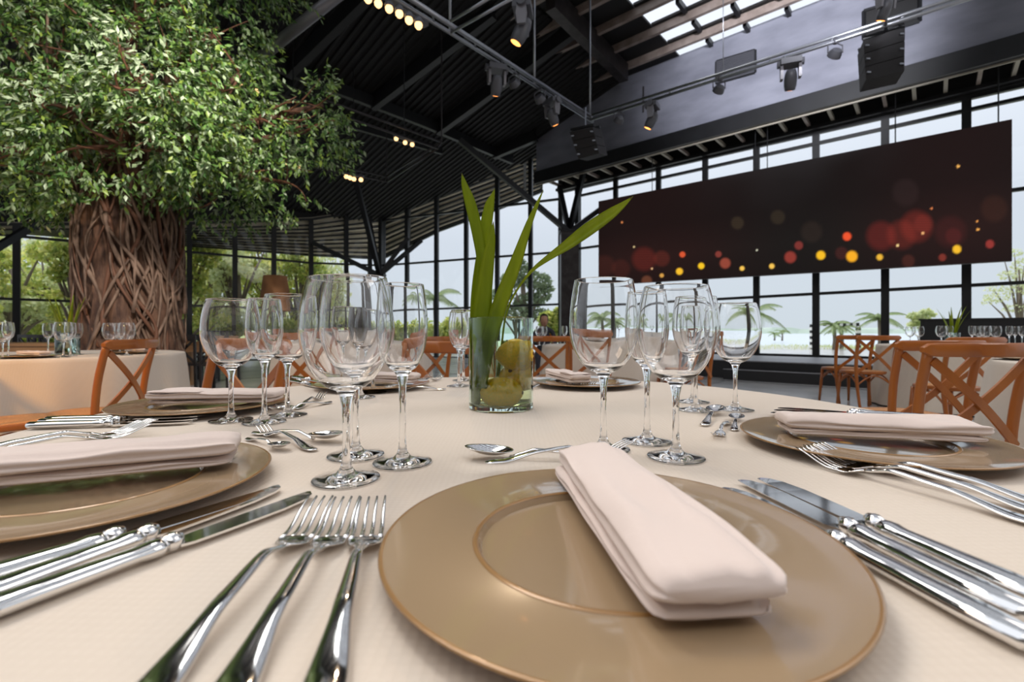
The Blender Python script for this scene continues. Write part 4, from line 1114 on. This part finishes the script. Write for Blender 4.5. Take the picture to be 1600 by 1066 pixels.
# leave ragged gaps
keep = np.array([noise.noise(Vector(p*1.9)) > -.16 for p in sp_c]); sp_c = sp_c[keep]; dirs = dirs[keep]; NS = len(sp_c)
V_ = []; 
sd = dirs+rng.normal(size=(NS, 3))*.5+np.array([0,0,-.35]); sd /= np.linalg.norm(sd, axis=1)[:, None]
leafc = []
for k in range(NL):
    t = (k+.5)/NL; base = sp_c+sd*(t*.24)
    side = np.cross(sd, rng.normal(size=(NS, 3))); side /= np.linalg.norm(side, axis=1)[:, None]
    ld = sd*.7+side*.8+np.array([0,0,-.35]); ld /= np.linalg.norm(ld, axis=1)[:, None]
    up = rng.normal(size=(NS, 3))*.6+np.array([0,-.5,1.0]); wv = np.cross(ld, up); wv /= np.linalg.norm(wv, axis=1)[:, None]
    L = rng.uniform(.058,.10, NS)[:, None]
    leafc.append((base, ld, wv, L))
base = np.concatenate([l[0] for l in leafc]); ld = np.concatenate([l[1] for l in leafc]); wv = np.concatenate([l[2] for l in leafc]); L = np.concatenate([l[3] for l in leafc])
sz = base[:, 1]; zc = np.abs(base[:, 0]/base[:, 1]) < 1.15
order = np.argsort(np.where(zc & (base[:, 2] < ZE+base[:, 1]*.72), base[:, 1], 99)); near = order[:280]; rest = order[280:]
nup = np.cross(wv, ld)
def kites(idx):
    b0, l0, w0, s0, n0 = base[idx], ld[idx], wv[idx], L[idx], nup[idx]
    v = np.stack([b0, b0+l0*s0*.45+w0*s0*.22-n0*s0*.05, b0+l0*s0-n0*s0*.12, b0+l0*s0*.45-w0*s0*.22-n0*s0*.05, b0+l0*s0*.5+n0*s0*.03], 1)
    return v
def add_cloud(name, v, f_local, m, parent=None, kind='stuff'):
    n, k = v.shape[:2]; vv = v.reshape(-1, 3)
    if parent is not None: vv = vv-np.array(parent.location)
    me = bpy.data.meshes.new(name); fl_ = np.array(f_local); nf, fk = fl_.shape
    faces = (np.arange(n)[:, None, None]*k+fl_[None]).reshape(-1)
    me.vertices.add(n*k); me.vertices.foreach_set('co', vv.astype(np.float32).ravel())
    me.loops.add(len(faces)); me.loops.foreach_set('vertex_index', faces.astype(np.int32))
    me.polygons.add(n*nf); me.polygons.foreach_set('loop_start', np.arange(0, n*nf*fk, fk, dtype=np.int32))
    me.materials.append(m); me.update(calc_edges=True); me.validate()
    o = bpy.data.objects.new(name, me); COL.objects.link(o)
    if parent is not None: o.parent = parent
    if kind: o['kind'] = kind
    return o
add_cloud('foliage', kites(rest), [(0,1,4),(1,2,4),(2,3,4),(3,0,4)], M['leaf'], fic)
lm = MB().add([(0,0,0),(.45,.22,-.05),(1,0,-.12),(.45,-.22,-.05),(.5,0,.03)], [(0,1,4),(1,2,4),(2,3,4),(3,0,4)]).mesh('leaf', M['leaf'])
for i in near:
    o = bpy.data.objects.new('leaf', lm); COL.objects.link(o); o.parent = fic
    s = float(L[i][0]); l0, w0, n0 = Vector(ld[i]), Vector(wv[i]), Vector(nup[i]); p = Vector(base[i])-fic.location
    o.matrix_local = Matrix(((l0.x*s, w0.x*s, n0.x*s, p.x), (l0.y*s, w0.y*s, n0.y*s, p.y), (l0.z*s, w0.z*s, n0.z*s, p.z), (0,0,0,1)))
# uplights at the foot of the trunk
def spot(loc, tgt, power, col, size=60, blend=.6, rad_=.05):
    d = bpy.data.lights.new('lamp', 'SPOT'); d.energy = power; d.color = col; d.spot_size = math.radians(size); d.spot_blend = blend; d.shadow_soft_size = rad_
    o = bpy.data.objects.new('lamp_beam', d); COL.objects.link(o); o.location = loc; o.rotation_euler = (Vector(tgt)-Vector(loc)).to_track_quat('-Z', 'Y').to_euler(); return o
ul = P(141, HY, 5.75); up_ = thing('uplight', 'small amber uplight at the left foot of the tree trunk', 'lamp', (ul.x, ul.y, 0))
part('can', M['fixture'], up_, lambda b: b.lathe([(0,0),(.07,0),(.08,.02),(.08,.12),(.07,.12),(.065,.09),(0,.09)], 18), 'auto')
part('lens', M['amber'], up_, lambda b: b.lathe([(0,.095),(.064,.095)], 18))
spot((ul.x, ul.y, .16), (tc_.x-.35, tc_.y-.25, 2.4), 90, (1,.5,.12), 70)
spot((-6.6, 4.6, .3), (-6.4, 5.6, 3.4), 90, (1,.62,.2), 80)
# table beam from the rig; tree and bulkhead spots are added, cloth lamp unseen
spot((-1.6, 2.6, 4.6), (-5.0, 5.9, 2.9), 1200, (1,.93,.85), 72, .8, .15)  # added fill to brighten the crown and trunk
spot((-2.9, .9, 1.9), (-2.85, 2.8, .42), 130, (1,.50,.10), 58, .9, .1)
spot((-.6, 5.2, 4.9), (-.2, 1.2, .76), 120, (1,.75,.5), 45, .7, .12)
spot((3.0, 3.0, 5.5), (6.0, 10.6, 6.8), 5200, (.90,.92,1), 46, 1, .4)  # added spot standing in for skylight on the bulkhead

# ------------------------------------------------------------------ far furniture
def long_table(label, x0, x1, D, z=.76):
    a, b2 = P(x0, HY, D), P(x1, HY, D); c = a.lerp(b2, .5); L = (b2-a).length; t = thing('long_table', label, 'table', (c.x, c.y, 0), 0, 'timber long tables along the left glass wall')
    for k in range(4): part('plank', M['plank'], t, lambda b: b.box((0, -.3+.2*k, z-.02), (L, .19, .04)))
    part('apron', M['plank'], t, lambda b: b.box((0, -.36, z-.10), (L*.97, .03, .12)))
    for sx_ in (-1, 1):
        for sy in (-1, 1): part('leg', M['plank'], t, lambda b: b.box((sx_*(L/2-.1), sy*.32, (z-.05)/2), (.08,.08,z-.05)))
long_table('pale timber long table behind the tree trunk, right end', 268, 356, 7.9)
long_table('timber long table at the far left behind the round table', -60, 128, 7.0)
def make_bistro():
    t = thing('dark_chair', 'x', 'chair', group='dark chairs at the timber tables')
    W = M['steel']
    part('seat', W, t, lambda b: b.box((0,0,.45), (.4,.4,.03)))
    for sx_ in (-1, 1):
        part('leg', W, t, lambda b: b.bar((sx_*.18,.18,0), (sx_*.17,.17,.44), .03, .03)); part('back_post', W, t, lambda b: b.bar((sx_*.18,-.18,0), (sx_*.17,-.2,.86), .03, .03))
    part('top_rail', W, t, lambda b: b.bar((-.19,-.2,.84), (.19,-.2,.84), .03, .06))
    for s in (-1, 1): part('cross_slat', W, t, lambda b: b.bar((-s*.17,-.2,.48), (s*.17,-.2,.82), .02, .03))
    return t
BC = Proto(make_bistro)
for i, (px, D, rz) in enumerate([(40,8.3,3.1),(62,8.3,3.2),(22,8.4,3.0),(285,9.0,3.1),(318,9.0,3.1),(340,9.1,3.0),(345,6.9,.1),(300,7.0,0)]):
    X = (px-HX)/F*D; BC((X, D, 0), rz, 'dark cross-back chair at the timber table, '+['left of the tree, middle','left of the tree, nearest the trunk','furthest left','right of the trunk, far side nearest the trunk','right of the trunk, far side middle','right of the trunk, far side right','right of the trunk, near side right','right of the trunk, near side left'][i], 'dark chairs at the timber tables')
lp = P(430, HY, 8.0); fl_ = thing('floor_lamp', 'floor lamp with a tapered ribbed brown shade behind the left glasses', 'lamp', (lp.x, lp.y, 0))
part('base', M['steel'], fl_, lambda b: b.lathe([(0,0),(.16,0),(.16,.02),(.03,.04),(0,.04)], 28), 'auto')
part('pole', M['steel'], fl_, lambda b: b.tube([(0,0,.03),(0,0,1.5)], .015, 10), True)
def shade(b):
    seg = 120; vs = []; fs = []
    for i, (r, z) in enumerate([(.255,1.27),(.18,1.86),(.176,1.86),(.25,1.27)]):
        for k in range(seg): rr_ = r*(1+.012*(k % 2)); a = 2*math.pi*k/seg; vs.append((rr_*math.cos(a), rr_*math.sin(a), z))
    for i in range(4):
        j = (i+1) % 4
        for k in range(seg): fs.append((i*seg+k, i*seg+(k+1) % seg, j*seg+(k+1) % seg, j*seg+k))
    b.add(vs, fs)
part('lamp_shade', M['shade'], fl_, shade)
part('bulb', M['bulb'], fl_, lambda b: b.lathe([(0,1.5),(.03,1.53),(.04,1.57),(.03,1.61),(0,1.64)], 14), True)
# a seated guest behind the vase; the photograph shows only the dark hair
pp_ = P(850, HY, 9.0)
def person():
    t = thing('person', 'person with short dark hair seated beyond the vase in a dark shirt', 'person', (pp_.x, pp_.y, 0))
    J = [(0,0,.50),(0,0,.66),(0,.01,.84),(0,.02,.98),(0,.0,1.03),(.11,0,.47),(.13,-.42,.49),(.13,-.40,.08),(.13,-.50,.04),(-.11,0,.47),(-.13,-.42,.49),(-.13,-.40,.08),(-.13,-.50,.04),
         (.16,0,.93),(.22,-.06,.70),(.14,-.30,.70),(.12,-.38,.71),(-.16,0,.93),(-.22,-.06,.70),(-.14,-.30,.70),(-.12,-.38,.71)]
    Ed = [(0,1),(1,2),(2,3),(3,4),(0,5),(5,6),(6,7),(7,8),(0,9),(9,10),(10,11),(11,12),(3,13),(13,14),(14,15),(15,16),(3,17),(17,18),(18,19),(19,20)]
    Rr = [.14,.12,.13,.08,.05,.10,.065,.045,.035,.10,.065,.045,.035,.06,.042,.032,.026,.06,.042,.032,.026]
    me = bpy.data.meshes.new('body'); me.from_pydata(J, Ed, []); o = bpy.data.objects.new('body', me); COL.objects.link(o); o.parent = t
    md = o.modifiers.new('s', 'SKIN'); sv = me.skin_vertices[0].data
    for i, r in enumerate(Rr): sv[i].radius = (r, r*.8)
    sv[0].use_root = True
    o.modifiers.new('ss', 'SUBSURF').levels = 1
    me.materials.append(mat('dark_shirt', (50,48,56), .8))
    skin = mat('skin', (176,130,104), .55)
    part('head', skin, t, lambda b: b.lathe([(0,-.115),(.03,-.112),(.058,-.07),(.072,-.01),(.075,.04),(.062,.085),(.035,.11),(0,.118)], 20, (0,-.01,1.13)), True)
    part('nose', skin, t, lambda b: b.lathe([(0,.02),(.012,-.015),(0,-.02)], 8, (0,-.085,1.12)), True)
    for s in (-1, 1): part('ear', skin, t, lambda b: b.lathe([(0,-.025),(.012,0),(0,.025)], 8, (s*.075,0,1.12)), True)
    for s in (-1, 1): part('eye', M['black'], t, lambda b: b.lathe([(0,-.006),(.007,0),(0,.006)], 8, (s*.028,-.078,1.145)), True)
    part('mouth', mat('lips', (150,90,80), .6), t, lambda b: b.box((0,-.078,1.075), (.035,.01,.006)))
    part('hair', mat('dark_hair', (30,24,22), .7, bump=(.6,.01), nscale=60), t, lambda b: b.lathe([(.078,-.02),(.084,.03),(.07,.095),(.04,.122),(0,.13)], 20, (0,.006,1.135)), True)
    for s in (-1, 1):
        for k in range(5):
            part('finger', skin, t, lambda b: b.tube([(s*(.105+.010*k),-.37,.715), (s*(.103+.011*k),-.43-.01*(2-abs(k-2)),.71)], .006, 6), True)
person()
chair_b(850, 8.9, 3.1, 'wooden cross-back chair under the seated person behind the vase').location.y = pp_.y+.02

# ------------------------------------------------------------------ outside
gr = MB(); gz = -.25
gr.quad((-90,8,gz), (60,8,gz), (60,34,gz), (-90,34,gz)); gr.quad((-140,34,gz), (-12,34,gz), (-30,160,gz), (-260,160,gz))
lawn = gr.build('lawn', M['grass']); tag(lawn, 'green lawn outside the glass walls', 'lawn', kind='structure')
sea = MB().quad((-200,34,-.5), (600,34,-.5), (900,900,-.5), (-900,900,-.5)).build('water', M['sea']); tag(sea, 'calm pale water beyond the lawn under the big screen', 'water', kind='structure')
def gblades(x0, x1, y0, y1, n, h, m, name, label):
    xs = rng.uniform(x0, x1, n); ys = rng.uniform(y0, y1, n); b0 = np.stack([xs, ys, np.full(n, gz)], 1)
    a = rng.uniform(0, 6.28, n); wd = np.stack([np.cos(a), np.sin(a), 0*a], 1)*.05; hh = h*rng.uniform(.5, 1.2, n)
    tip = b0+np.stack([rng.normal(size=n)*.08, rng.normal(size=n)*.08, hh], 1)
    o = add_cloud(name, np.stack([b0-wd, b0+wd, tip], 1), [(0,1,2)], m); tag(o, label, 'grass'); return o
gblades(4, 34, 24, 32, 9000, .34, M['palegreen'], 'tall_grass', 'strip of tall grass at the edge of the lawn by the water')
bk = MB(); prev = None
for i in range(121):
    x = -150+i*6; h = 2.6+2.2*noise.noise(Vector((i*.23, 0, 3)))+1.2*noise.noise(Vector((i*.9, 5, 0)))
    if prev is not None:
        bk.quad((x-6,300,-.6), (x,300,-.6), (x,306,h), (x-6,306,prev)); bk.quad((x-6,306,prev), (x,306,h), (x,330,h*.9), (x-6,330,prev*.9))
    prev = h
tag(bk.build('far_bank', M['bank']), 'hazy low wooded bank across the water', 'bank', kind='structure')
def cloud_tree(name, label, px, ybase, D, blobs, m, n, size, trunk_r=.2, grp=None, cat='tree', z0=gz):
    """blobs: (px, py, rx, ry) in the picture at distance D, each given its own depth"""
    c = P(px, HY, D); t = thing(name, label, cat, (c.x, c.y, z0), 0, grp)
    top_ = None; allv = []
    cnt = np.array([b[2]*b[3] for b in blobs], float); cnt = (cnt/cnt.sum()*n).astype(int)+1
    for (bx, by, rx, ry), k in zip(blobs, cnt):
        dd = rng.uniform(-.3, .3)*max(rx, ry)/F*D; c0 = P(bx, by, D+dd); rx, ry = rx/F*D, ry/F*D
        d = rng.normal(size=(k, 3)); d /= np.linalg.norm(d, axis=1)[:, None]
        p = np.array(c0)+d*np.array([rx, (rx+ry)/2*.9, ry])*(rng.uniform(.3, 1, k)**.5)[:, None]
        u = rng.normal(size=(k, 3)); u /= np.linalg.norm(u, axis=1)[:, None]; w_ = np.cross(u, rng.normal(size=(k, 3))); w_ /= np.linalg.norm(w_, axis=1)[:, None]
        s = size*rng.uniform(.5, 1.2, k)[:, None]
        allv.append(np.stack([p-u*s, p+w_*s*.5, p+u*s, p-w_*s*.5], 1))
        if trunk_r and rx > .25:
            st_ = Vector((c.x, c.y, z0+.4*(c0.z-z0))); 
            part('branch', M['trunk'], t, lambda b: b.tube([st_, st_.lerp(c0, .55)+Vector((0,0,.15)), c0], [trunk_r*.5, trunk_r*.35, trunk_r*.1], 6), True, world=True)
    if trunk_r:
        tz = max(P(b[0], b[1], D).z for b in blobs)
        part('trunk', M['trunk'], t, lambda b: b.tube([(0,0,-.05), (.1,0,(tz-z0)*.4), (0,0,(tz-z0)*.85)], [trunk_r, trunk_r*.75, trunk_r*.25], 9), True)
    o = add_cloud('foliage', np.concatenate(allv), [(0,1,2,3)], m, t); return t
rz = random.Random(5)
GT = 'leafy trees outside the left glass wall'
# woodland beyond the left wall
spec = [(-60,15.5,170,'yellow green tree outside at the far left edge'),(18,17,150,'tree outside in the first left window bay'),(75,19,120,'pale tree outside left of the trunk'),(118,16,110,'tree outside touching the left side of the trunk'),(170,20,130,'tree outside hidden mostly by the vine trunk'),
  (285,17.5,110,'green tree outside just right of the trunk'),(325,20,120,'bright green tree outside behind the leftmost wine glass'),(372,19,110,'yellow green tree outside left of the floor lamp'),(425,21,105,'tall tree outside behind the floor lamp shade'),(468,20,90,'yellowing tree outside right of the floor lamp'),(505,23,70,'loose tree outside at the right end of the wood')]
for i, (px, D, wpx, lb) in enumerate(spec):
    blobs = []
    topy = 372 if px < 480 else 400
    for k in range(16):
        bx = px+rz.uniform(-.5,.5)*wpx; by = rz.uniform(topy, 500)
        blobs.append((bx, by, rz.uniform(14,32), rz.uniform(9,20)))
    cloud_tree('leafy_tree', lb, px, 540, D, blobs, [M['green'],M['palegreen'],M['green']][i % 3], 2600, .12, .13, GT)
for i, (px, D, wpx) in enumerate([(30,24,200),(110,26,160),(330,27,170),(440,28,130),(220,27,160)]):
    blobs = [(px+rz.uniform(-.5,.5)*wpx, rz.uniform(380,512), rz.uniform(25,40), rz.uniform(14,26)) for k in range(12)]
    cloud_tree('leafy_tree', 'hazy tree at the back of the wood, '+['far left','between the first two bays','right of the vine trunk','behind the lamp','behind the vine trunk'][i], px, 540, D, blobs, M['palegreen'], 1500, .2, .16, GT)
cloud_tree('hedge', 'low dense green undergrowth outside the left glass wall', 250, 545, 19, [(x, 520+rz.uniform(-8,6), 34, 18) for x in range(-40, 545, 26)], M['green'], 9000, .14, 0, None, 'hedge')
cloud_tree('shrub', 'shrubs outside below the middle glass wall', 640, 545, 24, [(x, 528+rz.uniform(-8,8), 18, 26) for x in (600,620,640,665,690,705,735,760)], M['green'], 3600, .16, 0, None, 'shrub')
cloud_tree('pine_tree', 'tall dark pine tree outside right behind the strap leaves', 818, 545, 30, [(815,425,22,14),(840,440,24,15),(848,462,14,10),(800,438,20,13),(785,460,20,12),(826,470,26,13),(803,488,34,12),(845,492,20,10),(812,408,9,6),(775,492,20,9),(858,452,9,6)], M['pine'], 4200, .15, .2)
cloud_tree('shrub', 'yellow green bush outside between the pine and the dark column', 862, 545, 22, [(858,500,18,14),(868,522,16,14),(848,528,16,12),(872,490,8,9)], M['green'], 2500, .14, .05, None, 'shrub')
cloud_tree('tree', 'thin leafed tree outside at the right edge of the photo', 1592, 545, 17, [(1560,465,22,8),(1590,450,24,10),(1575,430,16,8),(1600,415,20,12),(1545,472,12,6),(1590,482,24,7),(1610,440,22,24),(1552,452,12,6),(1568,402,14,6),(1585,395,12,7)], M['palegreen'], 1500, .055, .09)
cloud_tree('shrub', 'small round tree outside left of the dark booth panel', 1436, 545, 26, [(1430,494,12,6),(1447,488,9,5),(1440,500,14,7),(1428,508,9,6),(1458,492,6,3)], M['palegreen'], 700, .14, .07, None, 'tree')
def palm(label, px, ytop, D, R_, n=11, thin=.09, lean=0, grp='palms outside by the water'):
    c = P(px, HY, D); t = thing('palm_tree', label, 'palm', (c.x, c.y, gz), 0, grp); ct = P(px+lean, ytop, D)
    part('trunk', M['trunk'], t, lambda b: b.tube([(c.x, c.y, gz-.02), (c.x+.05, c.y, (gz+ct.z)/2), ct], [thin*1.3, thin, thin*.8], 8), True, world=True)
    for i in range(n):
        a = 2*math.pi*i/n+rz.uniform(-.2,.2); el = rz.uniform(.1,1.1)
        def fr(b):
            pts = []
            for k in range(9):
                s = k/8; r = R_*s*math.cos(el*(1-s*.5)); z = R_*(math.sin(el)*s*1.1-.75*s*s)
                pts.append(ct+Vector((math.cos(a)*r, math.sin(a)*r, z)))
            b.tube(pts, .012, 3)
            for k in range(1, 9):
                for u in (0, .33, .66):
                    p = pts[k-1].lerp(pts[k], u); d = (pts[k]-pts[k-1]).normalized(); sd_ = Vector((-math.sin(a), math.cos(a), 0)); l = R_*.33*math.sin(math.pi*min(1, .18+.8*(k/9)))
                    for s in (-1, 1):
                        tip = p+d*l*.6+sd_*s*l*.7-Vector((0,0,l*.45)); b.add([p-d*.03, p+d*.03, tip], [(0,1,2)])
        part('frond', M['palm'], t, fr, world=True)
palm('palm outside behind the rightmost round wine glass', 1178, 490, 20, 1.3)
palm('palm outside inside the striped goal frame', 1303, 509, 24, .85)
palm('second slimmer palm inside the striped goal frame', 1314, 513, 25, .8)
palm('palm outside behind the two stage chairs, split by a mullion', 1374, 499, 22, 1.1)
palm('tiny far palm right of the rightmost round glass', 1222, 519, 60, 1.1, 9)
palm('tinier far palm beside another beyond the glasses', 1210, 522, 62, 1.0, 9)
palm('palm outside behind the narrow glass left of the vase', 679, 468, 21, 1.5, 12)
palm('low palm outside behind the tulip glass', 940, 498, 21, 1.2, 12)
palm('bushy low palm outside right of the tulip glass', 965, 506, 22, 1.0, 12)
palm('low palm outside behind the front right round glass', 1060, 500, 24, 1.2, 10)
# striped goal frame
gD = 25.0; ga = P(1269, HY, gD); gt = thing('goal_frame', 'black and white striped goal frame on the lawn', 'goal', (ga.x, ga.y, gz))
zt = P(0, 507, gD).z
def stripes(a, b2, n):
    for i in range(n):
        part('stripe_segment', M['black'] if i % 2 else M['white'], gt, lambda b: b.bar(a.lerp(b2, i/n), a.lerp(b2, (i+1)/n), .17, .17), world=True)
A0, A1 = Vector((P(1269,HY,gD).x, gD, gz)), Vector((P(1269,HY,gD).x, gD, zt)); B1_ = Vector((P(1341,HY,gD).x, gD, zt)); B0 = Vector((B1_.x, gD, gz))
stripes(A0, A1, 10); stripes(A1, B1_, 14); stripes(B1_, B0, 10)
